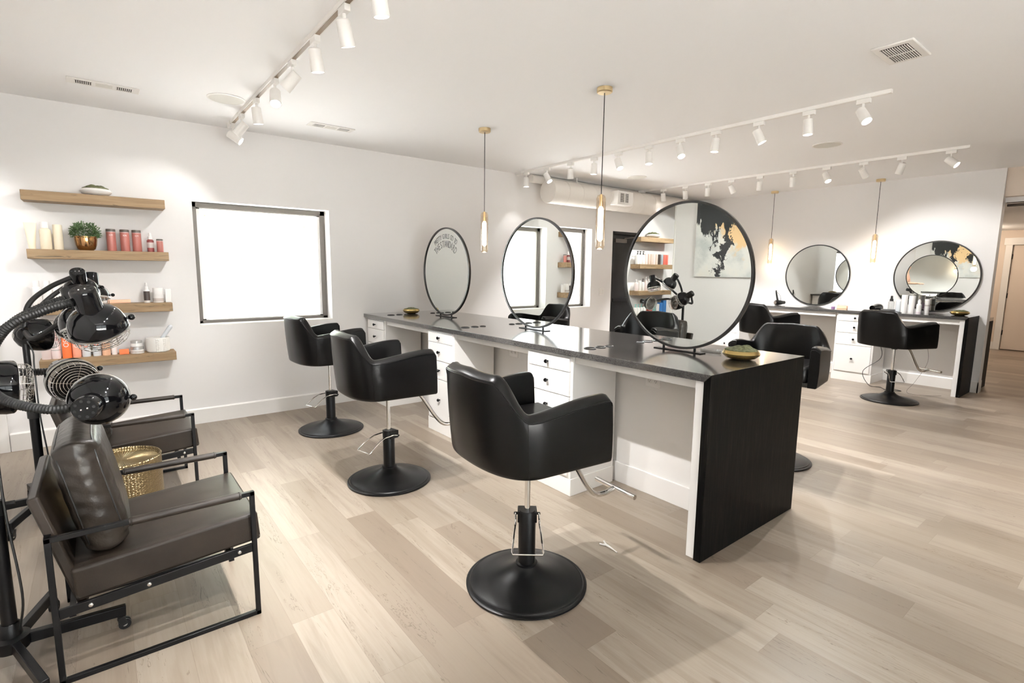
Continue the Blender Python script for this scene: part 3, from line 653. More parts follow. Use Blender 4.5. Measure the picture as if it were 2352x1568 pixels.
# ------------------------------------------------------------------ salon chairs
def salon_chair(label, grp, lever):
    t = thing('salon_chair', label, 'chair', (0, 0, 0), 0, grp)
    hw, xc, xb, xfr, th, zb = .325, -.13, .20, .213, .062, .665
    # outline of the shell in plan
    path = []; e = 2.5
    US = [0, .008, .02, .04, .07, .1, .16, .24, .32, .4, .5, .6, .72, .86]
    for i in range(14): path.append((xfr + (xc - xfr) * US[i], -hw))
    NB = 44
    for i in range(NB + 1):
        a = -PI / 2 - PI * i / NB; c, s = math.cos(a), math.sin(a)
        path.append((xc - xb * abs(c) ** (2 / e), hw * math.copysign(abs(s) ** (2 / e), s)))
    for i in reversed(range(14)): path.append((xfr + (xc - xfr) * US[i], hw))
    n = len(path)
    def nrm(i):
        a, b = path[max(i - 1, 0)], path[min(i + 1, n - 1)]; tx, ty = b[0] - a[0], b[1] - a[1]; l = math.hypot(tx, ty); return (ty / l, -tx / l)   # outward when path runs right->back->left
    L = [0]
    for i in range(1, n): L.append(L[-1] + math.hypot(path[i][0] - path[i - 1][0], path[i][1] - path[i - 1][1]))
    tot = L[-1]
    def top(s):
        s = min(s, tot - s)
        def sm(x): x = max(0, min(1, x)); return x * x * (3 - 2 * x)
        arm = .972 - .044 * sm((s - .05) / .40)
        if s < .022: arm -= .022 - math.sqrt(max(0, .022 ** 2 - (.022 - s) ** 2))
        back = sm((s - .415) / .165)
        return arm * (1 - back) + (1.083 + .012 * sm((s - .6) / .3)) * back
    mb = MB(); K = None; rows = []
    for i in range(n):
        nx, ny = nrm(i)
        # orientation check: outward must point away from the seat centre
        if nx * path[i][0] + ny * path[i][1] < 0: nx, ny = -nx, -ny
        tz = top(L[i]); r = .014; x, y = path[i]
        bk = 1 if x < xc else 0
        lean = .022 * min(1, max(0, (xc - x) / xb)) if bk else 0
        prof = []
        def P(off, z):
            f = (z - zb) / .42
            return (x - nx * off + (-lean * (f - .3) * 1.6 if bk else (-.010 * (f - .5) if i in (0, n - 1) else 0)), y - ny * off, z)
        prof += [P(.012, zb), P(.003, zb + .006), P(0, zb + .02)]
        tzo = tz - .017
        for k in range(1, 6): prof.append(P(-.004 * math.sin(PI * k / 6), zb + .02 + (tzo - r - zb - .02) * k / 6))
        for k in range(4): a = PI / 3 * k / 3; prof.append(P(.010 - .010 * math.cos(a), tzo - .010 + .010 * math.sin(a)))
        prof.append(P(.030, tz - .001))
        for k in range(5): a = PI / 2 * k / 4; prof.append(P(th - r + r * math.sin(a), tz - r + r * math.cos(a)))
        for k in range(1, 5): prof.append(P(th + .006 * math.sin(PI * k / 5), tz - r - (tz - r - zb) * k / 4.001))
        rows.append(prof)
    k = len(rows[0]); vs = [p for r_ in rows for p in r_]; fs = []
    for i in range(n - 1):
        for q in range(k): fs.append((i * k + q, (i + 1) * k + q, (i + 1) * k + (q + 1) % k, i * k + (q + 1) % k))
    # rounded front ends
    for i0, sg in ((0, 1), (n - 1, 1)):
        base = [Vector(vs[i0 * k + q]) for q in range(k)]; cen = sum(base, Vector()) / k; prev = [i0 * k + q for q in range(k)]
        for st, (sc, dx) in enumerate(((.985, .003), (.93, .007))):
            o = len(vs); ring = [cen + (b - cen) * Vector((1, 1, 1)) * 1.0 for b in base]
            for b in base:
                d = b - cen; vs.append(tuple(cen + Vector((d.x, d.y * sc, d.z * (1 - (1 - sc) * .25))) + Vector((dx, 0, 0))))
            cur = [o + q for q in range(k)]
            for q in range(k): fs.append((prev[q], prev[(q + 1) % k], cur[(q + 1) % k], cur[q]))
            prev = cur
        fs.append(tuple(prev))
    MB().add(vs, fs).build('shell', 'leather', t, ang=50)
    # welt piping along the outer top edge, and the seams of the side panels
    pip = [rows[i][8] for i in range(0, n)]; pin = [rows[i][16] if len(rows[i]) > 16 else rows[i][-1] for i in range(n)]
    pts = []
    for i in range(n):
        nx, ny = nrm(i)
        if nx * path[i][0] + ny * path[i][1] < 0: nx, ny = -nx, -ny
        p = Vector(rows[i][8]); pts.append(p + Vector((nx * .0008, ny * .0008, .0)))
    MB().tube(pts, .0028, 6).build('piping', 'leather', t)
    for side in (1, -1):
        i = 19 if side == 1 else n - 20
        MB().tube([Vector(rows[i][q]) + Vector((0, -side * .0006, 0)) for q in range(1, 9)], .0016, 6).build('seam', 'leather', t)
    # embossed square badge on the back
    bx = min(p[0] for p in path) - .0125
    g = MB().box(bx - .0012, bx + .012, -.030, .030, .960, .964).box(bx - .0012, bx + .012, -.030, .030, 1.016, 1.02).box(bx - .0012, bx + .012, -.030, -.027, .96, 1.02).box(bx - .0012, bx + .012, .027, .030, .96, 1.02).build('badge', 'patch', t, smooth=False)
    tv, tf = text_mesh('M', .042, 'patch', 'x', None)
    MB().add([(bx - .0012 - vz * .5, -vx, .99 + vy) for vx, vy, vz in tv], tf).build('emblem', 'patch', g, smooth=False)
    # seat
    mb = MB().box(-.262, .245, -.255, .255, .70, .815); mb.build('seat', 'leather', t, bevel=.025)
    MB().box(-.25, .225, -.26, .26, zb + .004, .70).build('seat_pan', 'black', t)
    MB().lathe([(0, .62), (.030, .62), (.030, .668), (0, .668)], 20).build('seat_collar', 'black', t)
    MB().cyl((0, 0, .33), (0, 0, .625), .0135, n=20).build('piston', 'chrome', t)
    MB().lathe([(0, .06), (.041, .06), (.041, .362), (.036, .370), (0, .370)], 28).build('sleeve', 'base', t)
    prof = [(0, 0), (.288, 0), (.2915, .004), (.2915, .011), (.283, .015), (.2775, .015), (.272, .0205), (.266, .0205), (.258, .024), (.21, .032), (.15, .046), (.10, .064), (.07, .082), (.056, .094), (.052, .098), (.052, .106), (.044, .110), (0, .110)]
    MB().lathe(prof, 72).build('base', 'base', t)
    # foot pump lever
    q = Matrix.Rotation(lever, 4, 'Z')
    mb = MB(); w0, w1 = .056, .078
    pts = [(-.040, -w0, .332), (.0, -w0, .342)] + [(p[0], -w0 + (w0 - w1) * i / 5, p[1]) for i, p in enumerate([(.08, .338), (.13, .318), (.17, .295), (.205, .268)])]
    pts = pts + [(.213, -w1 + .012, .262), (.213, w1 - .012, .262)] + [(p[0], -p[1], p[2]) for p in reversed(pts)]
    mb.tube([Vector(p) for p in pts], .0045, 10).xf(q); mb.build('pump_lever', 'chrome', t)
    MB().box(-.052, .020, -.046, .046, .312, .366).cyl((-.040, -.064, .332), (-.040, .064, .332), .007, n=10).xf(q).build('pump_bracket', 'base', t, bevel=.003)
    # foot rest
    MB().tube(bez([(.14, 0, .665), (.24, 0, .60), (.36, 0, .425), (.425, 0, .352), (.49, 0, .335), (.565, 0, .347)], 8), .0135, 14).build('footrest_arm', 'chrome', t)
    MB().tube([(.575, -.145, .348), (.575, .145, .348)], .0135, 16).build('footrest_bar', 'chrome', t)
    return t
chA = salon_chair('black leather salon chair nearest the camera, in front of the largest looking mirror', 'black salon chairs', math.radians(-124))
chA.location = (1.524, 1.797, 0); chA.rotation_euler = (0, 0, math.radians(-5))
chB = salon_chair('black leather salon chair second from the camera on the near island side', 'black salon chairs', math.radians(196))
chB.location = (1.535, 3.345, 0); chB.rotation_euler = (0, 0, math.radians(-3))
dup(chB, (1.62, 4.785, 0), math.radians(2), 'black leather salon chair below the wide window, closest to the window wall')
dup(chA, (4.2, 1.89, 0), math.radians(190), 'black leather salon chair behind the waterfall end, facing the camera')
dup(chA, (4.30, 3.22, 0), math.radians(215), 'black leather salon chair behind the island beside the nearest mirror')
dup(chB, (4.2, 4.80, 0), math.radians(180), 'black leather salon chair on the far island side behind the middle mirror')
dup(chA, (7.37, 3.50, 0), math.radians(-20), 'black leather salon chair at the left mirror of the back counter')
chG = dup(chA, (7.37, 1.99, 0), math.radians(-24), 'black leather salon chair at the right mirror of the back counter')

# ------------------------------------------------------------------ back counter
t = thing('counter', 'black granite back counter with waterfall right end', 'counter', (0, 0, 0))
MB().prism([(BE, .9945), (BE + .035, .9595), (4.85, .9595), (4.85, .9945)], 'x', BX, B - .0175).build('slab', 'stone', t, bevel=.002)
MB().prism([(BE, .9945), (BE, .001), (BE + .035, .001), (BE + .035, .959)], 'x', BX, B - .0175).build('waterfall_panel', 'stone_side', t, bevel=.002)
MB().box(BX + .015, B - .018, BE + .0355, BE + .085, 0, .958).build('end_panel', 'cab', t, bevel=.002)
for y0, y1 in ((BE + .086, 2.452), (2.972, 4.37)): MB().box(BX + .03, BX + .05, y0, y1, .895, .958).build('apron', 'cab', t, bevel=.002)
cb = dup(cabC, (BX + .03, 2.712, 0), 0, 'white drawer cabinet under the middle of the back counter', 'white drawer cabinets under the back counter')
cb.scale = (1.1, 1.06, 1.0)
cb = dup(cabC, (BX + .03, 4.615, 0), 0, 'white drawer cabinet under the left end of the back counter', 'white drawer cabinets under the back counter'); cb.scale = (1.1, 1.0, 1.0)
# hallway counter beyond the back wall
t = thing('counter', 'black hallway counter end beyond the back wall corner', 'counter', (0, 0, 0))
MB().box(8.935, 9.42, 1.47, 2.9, .90, .945).build('slab', 'stone', t, bevel=.002); MB().box(8.935, 9.42, 1.47, 1.51, 0, .90).build('waterfall_panel', 'stone_side', t, bevel=.002); MB().box(8.935, 9.38, 1.511, 2.9, 0, .899).build('carcass', 'blackdoor', t)

# ------------------------------------------------------------------ bottles and small goods
def bottle(name, loc, r, h, body, cap, label, cat='bottle', grp=None, kind='screw', band=None, text=None, rz=0):
    t = thing(name, label, cat, loc, rz, grp)
    if kind == 'screw':      # shouldered bottle with smooth cap
        MB().lathe([(0, 0), (r * .94, 0), (r, h * .02), (r, h * .66), (r * .93, h * .72), (r * .66, h * .76), (r * .66, h * .775), (0, h * .775)], 24).build('body', body, t)
        MB().lathe([(0, h * .775), (r * .68, h * .775), (r * .68, h * .985), (r * .62, h), (0, h)], 24).build('cap', cap, t)
    elif kind == 'can':      # straight can with lid
        MB().lathe([(0, 0), (r * .97, 0), (r, h * .015), (r, h * .87), (0, h * .87)], 28).build('body', body, t)
        MB().lathe([(0, h * .87), (r, h * .87), (r, h * .98), (r * .94, h), (0, h)], 28).build('cap', cap, t)
    elif kind == 'tube':     # upside down squeeze tube: cap at the foot, crimp at the top
        vs = []; n = 20; k = 6
        for j in range(k):
            f = j / (k - 1); rx = r * (.62 + .42 * f); ry = r * .62 * (1 - f) + .003
            for i in range(n): a = 2 * PI * i / n; vs.append((rx * math.cos(a), ry * math.sin(a), h * (.16 + .84 * f)))
        fs = [(j * n + i, j * n + (i + 1) % n, (j + 1) * n + (i + 1) % n, (j + 1) * n + i) for j in range(k - 1) for i in range(n)] + [tuple(range((k - 1) * n, k * n)), tuple(reversed(range(n)))]
        MB().add(vs, fs).build('body', body, t); MB().lathe([(0, 0), (r * .6, 0), (r * .62, h * .16), (0, h * .16)], 20).build('cap', cap, t)
    elif kind == 'pump':
        MB().lathe([(0, 0), (r * .96, 0), (r, h * .02), (r, h * .66), (r * .8, h * .72), (r * .36, h * .75), (0, h * .75)], 24).build('body', body, t)
        MB().lathe([(0, h * .75), (r * .40, h * .75), (r * .40, h * .82), (r * .16, h * .83), (r * .16, h * .93), (r * .34, h * .94), (r * .34, h), (0, h)], 16).box(-r * 1.0, 0, -r * .12, r * .12, h * .945, h * .985).build('pump', cap, t)
    elif kind == 'spray':
        MB().lathe([(0, 0), (r * .96, 0), (r, h * .02), (r, h * .60), (r * .7, h * .66), (0, h * .66)], 24).build('body', body, t)
        MB().lathe([(0, h * .66), (r * .62, h * .66), (r * .58, h * .80), (r * .42, h * .82), (r * .38, h * .97), (r * .3, h), (0, h)], 20).build('cap', cap, t)
    elif kind == 'jar':
        MB().lathe([(0, 0), (r * .95, 0), (r, h * .03), (r, h * .55), (0, h * .55)], 28).build('body', body, t)
        MB().lathe([(0, h * .56), (r * .97, h * .56), (r * .97, h * .96), (r * .92, h), (0, h)], 28).build('lid', cap, t)
    if band:
        bm_, z0, z1 = band; MB().lathe([(r * 1.004, h * z0), (r * 1.012, h * z0), (r * 1.012, h * z1), (r * 1.004, h * z1)], 28, closed=True).build('label_band', bm_, t)
    if text:
        s, size, tm, zc, rot = text; vs, fs = text_mesh(s, size, tm, 'x', None); out = []
        for vx, vy, vz in vs:
            if rot: vx, vy = -vy, vx
            a = vx / r; out.append(((r * 1.014 + vz) * math.sin(a), -(r * 1.014 + vz) * math.cos(a), h * zc + vy))
        MB().add(out, fs).build('print', tm, t, smooth=False)
    return t
YS = W - .10
def shelf(cx, ztop, label, grp):
    o = MB().box(-.46, .46, -.2, -.0005, -.0375, .0375).build('wall_shelf', 'shelf', bevel=.003, loc=(cx, W, ztop - .0375)); return tag(o, label, 'shelf', grp)
SZ = (2.070, 1.625, 1.183, .745)
for z, nm in zip(SZ, ('topmost', 'second from top', 'third from top', 'lowest')):
    shelf(.038, z, '%s of the four oak shelves left of the wide window' % nm, 'oak shelves left of the window')
    shelf(-1.63, z, '%s of the four oak shelves behind the partition, seen in the mirror' % nm, 'oak shelves seen in the mirror')
moss_bowl(.035, YS, SZ[0], .105, .055, 'white dish of moss on the topmost shelf left of the window', 'whitep', .040, 'moss dishes'); moss_bowl(-1.62, YS, SZ[0], .12, .06, 'white dish of moss on the topmost shelf seen in the mirror', 'whitep', .045, 'moss dishes')
z = SZ[1]; G = 'products on the second shelf'
bottle('squeeze_tube', (-.393, YS, z), .037, .205, 'cream', 'cream', 'cream squeeze tube at the left end of the second shelf', 'tube', G, 'tube')
bottle('shampoo_bottle', (-.308, YS, z), .036, .215, 'cream', 'whitep', 'cream bottle second from left on the second shelf', grp=G)
bottle('shampoo_bottle', (-.232, YS, z), .030, .198, 'cream', 'cream', 'slim cream bottle left of the copper planter', grp=G, kind='can')
for i, x in enumerate((.107, .200, .283)): bottle('shampoo_bottle', (x, YS, z), .033, .183, 'rose', 'grey', ('rose red bottle nearest the copper planter', 'rose red bottle in the middle of three', 'rose red bottle rightmost of the three tall ones')[i], grp=G, kind='can', band=('palepink', .86, .875), text=('KM', .018, 'palepink', .72, False))
bottle('spray_bottle', (.378, YS, z), .026, .165, 'wine', 'whitep', 'dark red spray bottle with white pump on the second shelf', grp=G, kind='spray', band=('label', .22, .50))
bottle('shampoo_bottle', (.447, YS, z), .025, .115, 'rose', 'grey', 'short rose bottle at the right end of the second shelf', grp=G, kind='can', band=('palepink', .84, .87))
# copper planter
t = thing('potted_plant', 'bushy green plant in a round copper pot on the second shelf', 'plant', (-.06, YS, z))
MB().lathe([(0, 0), (.042, 0), (.058, .012), (.070, .045), (.075, .085), (.075, .105), (.078, .108), (.078, .114), (.071, .114), (.069, .1), (0, .095)], 36).build('pot', 'copper', t)
mb = MB(); rnd = random.Random(5)
for i in range(650):
    a = rnd.uniform(0, 2 * PI); b = rnd.uniform(-.35, 1); r = rnd.uniform(.55, 1)
    d = Vector((math.cos(a) * math.sqrt(max(0, 1 - b * b * .9)), math.sin(a) * math.sqrt(max(0, 1 - b * b * .9)), b)); p = Vector((0, 0, .135)) + Vector((d.x * .098, d.y * .085, d.z * .09)) * r
    u = (d + Vector((rnd.uniform(-.8, .8), rnd.uniform(-.8, .8), rnd.uniform(-.5, .8)))).normalized(); e = u.orthogonal().normalized() * .006; l = u * rnd.uniform(.014, .026)
    mb.add([p, p + l * .5 + e, p + l, p + l * .5 - e], [(0, 1, 2, 3)])
mb.build('foliage', 'leaf', t, smooth=False)['kind'] = 'stuff'
z = SZ[2]; G = 'products on the third shelf'
for i, x in enumerate((-.395, -.332, -.268, -.205)): bottle('shampoo_bottle', (x, YS, z), .030, (.195, .195, .185, .185)[i], 'whitep', 'whitep', ('white bottle at the left end of the third shelf', 'white bottle second from left on the third shelf', 'white bottle third from left on the third shelf', 'white bottle fourth from left, behind the dryer hood')[i], grp=G)
bottle('spray_bottle', (.321, YS, z), .023, .175, 'whitep', 'whitep', 'black and white dropper bottle on the third shelf', grp=G, kind='spray', band=('darkbrown', .12, .58))
bottle('cosmetic_jar', (.404, YS, z), .042, .130, 'whitep', 'whitep', 'white lidded tub on the third shelf', 'jar', G, 'jar', band=('label', .1, .3))
tag(MB().box(-.022, .022, -.02, .02, 0, .118).build('carton', 'whitep', bevel=.002, loc=(.478, YS, z)), 'narrow white carton at the right end of the third shelf', 'box', G)
tag(MB().box(-.08, .08, -.012, .012, 0, .03).build('soap_box', 'peach', bevel=.003, loc=(.124, YS + .04, z)), 'long pale peach box lying on the third shelf', 'box', G)
z = SZ[3]; G = 'products on the lowest shelf'
bottle('spray_bottle', (-.379, YS, z), .031, .215, 'palepink', 'palepink', 'pale pink spray bottle at the left end of the lowest shelf', grp=G, kind='spray')
bottle('spray_bottle', (-.319, YS, z), .030, .225, 'palepink', 'pink', 'pink capped spray bottle second from left on the lowest shelf', grp=G, kind='spray', band=('label', .3, .34))
bottle('hair_spray_can', (-.251, YS, z), .031, .23, 'orange', 'whitep', 'bright orange spray can on the lowest shelf', 'can', G, 'can', text=('OSiS', .048, 'whitep', .60, True))
bottle('hair_spray_can', (-.189, YS, z), .029, .20, 'coral', 'whitep', 'coral spray can right of the bright orange one', 'can', G, 'can', text=('OSiS', .042, 'whitep', .62, True))
bottle('hair_spray_can', (-.128, YS, z), .029, .215, 'paleblue', 'whitep', 'grey spray can right of the coral one', 'can', G, 'can', text=('OSiS', .046, 'orangetxt', .58, True))
bottle('hair_spray_can', (-.058, YS, z), .028, .225, 'paleblue', 'whitep', 'taller grey spray can with orange print on the lowest shelf', 'can', G, 'can', text=('OSiS', .048, 'orangetxt', .60, True))
bottle('spray_bottle', (.004, YS, z), .029, .165, 'peach', 'silver', 'peach bottle with clear cap on the lowest shelf', grp=G, kind='spray')
bottle('shampoo_bottle', (.058, YS, z), .020, .185, 'whitep', 'whitep', 'slim white bottle right of the peach one', grp=G, kind='can')
tag(MB().box(-.034, .034, -.02, .02, 0, .042).build('soap_box', 'orange', bevel=.003, loc=(.125, YS - .02, z)), 'small bright orange box on the lowest shelf', 'box', G)
t = bottle('cosmetic_jar', (.218, YS - .02, z), .050, .060, 'whitep', 'silver', 'lower of two stacked silver lidded jars', 'jar', G, 'jar', band=('label', .1, .4)); bottle('cosmetic_jar', (.216, YS - .02, z + .0605), .044, .052, 'whitep', 'silver', 'upper of two stacked silver lidded jars', 'jar', G, 'jar')
t = thing('mortar', 'white ceramic mug like pot with braided relief on the lowest shelf', 'pot', (.372, YS - .01, z))
MB().lathe([(0, 0), (.078, 0), (.088, .010), (.092, .05), (.090, .128), (.086, .130), (.080, .128), (.080, .03), (0, .02)], 40).build('pot', 'ceramic', t)
mb = MB()
for a0 in (-95, -60):
    for i in range(8):
        for sg in (-1, 1): a = math.radians(a0 + sg * 4); zz = .012 + .0145 * i; mb.sphere((.090 * math.cos(a), .090 * math.sin(a), zz), .008, 8, (1, 1, .8))
mb.build('braid', 'ceramic', t)
t = thing('ceramic_pestle', 'grey white marbled pestle leaning out of the white pot', 'pestle', (.372, YS - .01, z + .022))
MB().tube([(-.035, 0, .012), (.03, 0, .09), (.10, 0, .19)], [.024, .015, .019], 16).sphere((.103, 0, .194), .019, 12).build('pestle_body', 'paleblue', t)
# shelves seen only in the mirror
z = SZ[1]; G = 'mirrored products on the second shelf'
xs = [-1.22, -1.29, -1.37]; 
for i, x in enumerate(xs): bottle('pump_bottle', (x, YS, z), .033, .215, 'whitep', 'black', ('white pump bottle at the right end of the shelf seen in the mirror', 'middle white pump bottle on the shelf seen in the mirror', 'white pump bottle next to the beige ones seen in the mirror')[i], grp=G, kind='pump')
for i, x in enumerate((-1.445, -1.515, -1.585, -1.655, -1.725)): bottle('shampoo_bottle', (x, YS, z), .030, .175, ('palepink', 'beige', 'beige', 'palepink', 'beige')[i], ('palepink', 'beige', 'beige', 'palepink', 'beige')[i], '%s beige bottle from the white pumps, seen in the mirror' % ORD[i], grp=G, kind='can')
bottle('shampoo_bottle', (-1.80, YS, z), .032, .175, 'darkbrown', 'darkbrown', 'dark brown bottle on the shelf seen in the mirror', grp=G, kind='can'); bottle('shampoo_bottle', (-1.872, YS, z), .032, .175, 'steelblue', 'steelblue', 'grey blue bottle on the shelf seen in the mirror', grp=G, kind='can')
bottle('shampoo_bottle', (-1.95, YS, z), .030, .175, 'redb', 'redb', 'red bottle beside the grey blue one seen in the mirror', grp=G, kind='can'); bottle('shampoo_bottle', (-2.02, YS, z), .030, .175, 'redb', 'redb', 'red bottle at the far end of the shelf seen in the mirror', grp=G, kind='can')
z = SZ[2]; G = 'mirrored products on the third shelf'
for i in range(9): bottle('pump_bottle' if i % 3 != 1 else 'shampoo_bottle', (-1.22 - .085 * i, YS, z), .031, (.19, .17, .2, .23, .2, .21, .24, .2, .19)[i], ('palepink', 'whitep', 'whitep', 'palepink', 'whitep', 'lilac', 'whitep', 'palepink', 'whitep')[i], ('whitep', 'whitep', 'darkbrown')[i % 3], '%s pale bottle from the right on the third shelf seen in the mirror' % ORD[i], grp=G, kind='pump' if i % 3 != 1 else 'can')
z = SZ[3]; G = 'mirrored products on the lowest shelf'
for i in range(4): bottle('pump_bottle', (-1.22 - .08 * i, YS, z), .032, .21, 'whitep', 'teal', '%s teal capped bottle on the lowest shelf seen in the mirror' % ORD[i], grp=G, kind='pump')
for i, (x, m_, h_) in enumerate(((-1.60, 'redb', .12), (-1.70, 'teal', .2), (-1.80, 'whitep', .2), (-1.90, 'blue', .22), (-2.0, 'blue', .26))):
    tag(MB().box(-.042, .042, -.03, .03, 0, h_).build('carton', m_, bevel=.002, loc=(x, YS, z)), ('low red carton', 'teal carton', 'white carton', 'blue carton', 'tallest blue carton')[i] + ' on the lowest shelf seen in the mirror', 'box', G)

# back counter goods
BZ = .9945; G = 'bottles on the back counter'
def hair_dryer(loc, rz, label, upright):
    t = thing('hair_dryer', label, 'hair dryer', loc, rz, 'black hair dryers'); t.scale = (1, 1, 1) if upright else (1.3, 1.3, 1.3)
    m4 = Matrix.Translation((0, 0, .042)) @ Matrix.Rotation(PI / 2, 4, 'X')
    MB().lathe([(0, -.075), (.030, -.075), (.040, -.06), (.042, -.02), (.038, .03), (.028, .08), (.026, .125), (.020, .125), (.020, .11), (0, .11)], 28, m4).build('barrel', 'gloss', t)
    MB().lathe([(0, -.078), (.026, -.078), (.026, -.074), (0, -.074)], 24, m4).build('rear_grille', 'steel', t)
    if upright: MB().tube(bez([(0, .02, .06), (.01, .03, .12), (.015, .05, .20), (.02, .05, .235)], 6), [.017 - .008 * i / 18 for i in range(19)], 14).build('handle', 'black', t); MB().tube(bez([(.018, .05, .22), (-.02, .0, .15), (.0, -.05, .06), (.02, -.08, .006)], 8), .0022, 6).build('cord', 'black', t)
    else: MB().tube(bez([(0, .0, .03), (.05, .01, .017), (.12, .02, .016), (.155, .02, .016)], 6), [.016] * 19, 14).build('handle', 'black', t); MB().tube(bez([(.15, .02, .016), (.19, .03, .006), (.22, 0, .004), (.2, -.06, .004)], 8), .003, 6).build('cord', 'black', t)
hair_dryer((8.50, 3.90, BZ), math.radians(75), 'black hair dryer with upright handle at the left of the back counter', True)
hair_dryer((8.33, 2.50, BZ), math.radians(-92), 'black hair dryer lying beside the bottles on the back counter', False)
bottle('spray_bottle', (8.56, 2.405, BZ), .036, .215, 'clear', 'black', 'clear spray bottle with black trigger head on the back counter', grp=G, kind='spray')
bottle('shampoo_bottle', (8.56, 2.318, BZ), .034, .165, 'paleblue', 'whitep', 'pale blue bottle beside the black topped spray bottle', grp=G, kind='can')
bottle('hair_spray_can', (8.52, 2.245, BZ), .036, .235, 'whitep', 'whitep', 'tall white can, left of the pair on the back counter', 'can', G, 'can')
bottle('hair_spray_can', (8.53, 2.165, BZ), .036, .225, 'whitep', 'whitep', 'tall white can, right of the pair on the back counter', 'can', G, 'can')
bottle('shampoo_bottle', (8.60, 2.10, BZ), .028, .165, 'purple', 'whitep', 'purple labelled bottle right of the tall white cans', grp=G, band=('lilac', .1, .3))
bottle('pump_bottle', (8.50, 2.075, BZ), .029, .185, 'whitep', 'whitep', 'white bottle in front of the purple labelled one', grp=G, kind='spray', band=('lilac', .04, .09))
bottle('shampoo_bottle', (8.62, 2.02, BZ), .028, .185, 'whitep', 'whitep', 'white bottle with small print at the right of the bottle group', grp=G, kind='can', band=('label', .5, .6))
t = thing('makeup_box', 'small peach and clear box of clips on the back counter', 'box', (8.52, 2.99, BZ)); MB().box(-.03, .03, -.065, .065, 0, .045).build('box_body', 'peach', t, bevel=.004); MB().box(-.028, .028, -.06, .06, .046, .062).build('box_lid', 'clear', t)
bottle('cosmetic_jar', (8.50, 3.105, BZ), .024, .05, 'purple', 'whitep', 'tiny dark jar left of the peach clip box', 'jar', G, 'jar')
bottle('pump_bottle', (9.05, 1.56, .945), .036, .17, 'whitep', 'black', 'white soap bottle with black pump on the hallway counter', grp='hall bottles', kind='pump')
# cords below the back counter
mb = MB().tube(bez([(8.10, 2.36, .62), (8.12, 2.33, .40), (8.05, 2.50, .2), (8.06, 2.42, .02), (8.1, 2.30, .006), (7.98, 2.2, .006), (8.05, 2.05, .006), (8.12, 2.18, .006)], 10), .004, 6)
tag(mb.build('power_cord', 'black'), 'black power cord tangled on the floor behind the right back chair', 'cord')
tag(MB().tube(bez([(8.22, 1.90, .70), (8.18, 1.84, .42), (8.12, 1.93, .15), (8.04, 1.99, .02), (7.95, 1.90, .006), (8.02, 1.76, .006), (8.15, 1.66, .006)], 10), .0018, 6).build('power_cord', 'grey'), 'thin grey cord looping down under the right end of the back counter', 'cord')

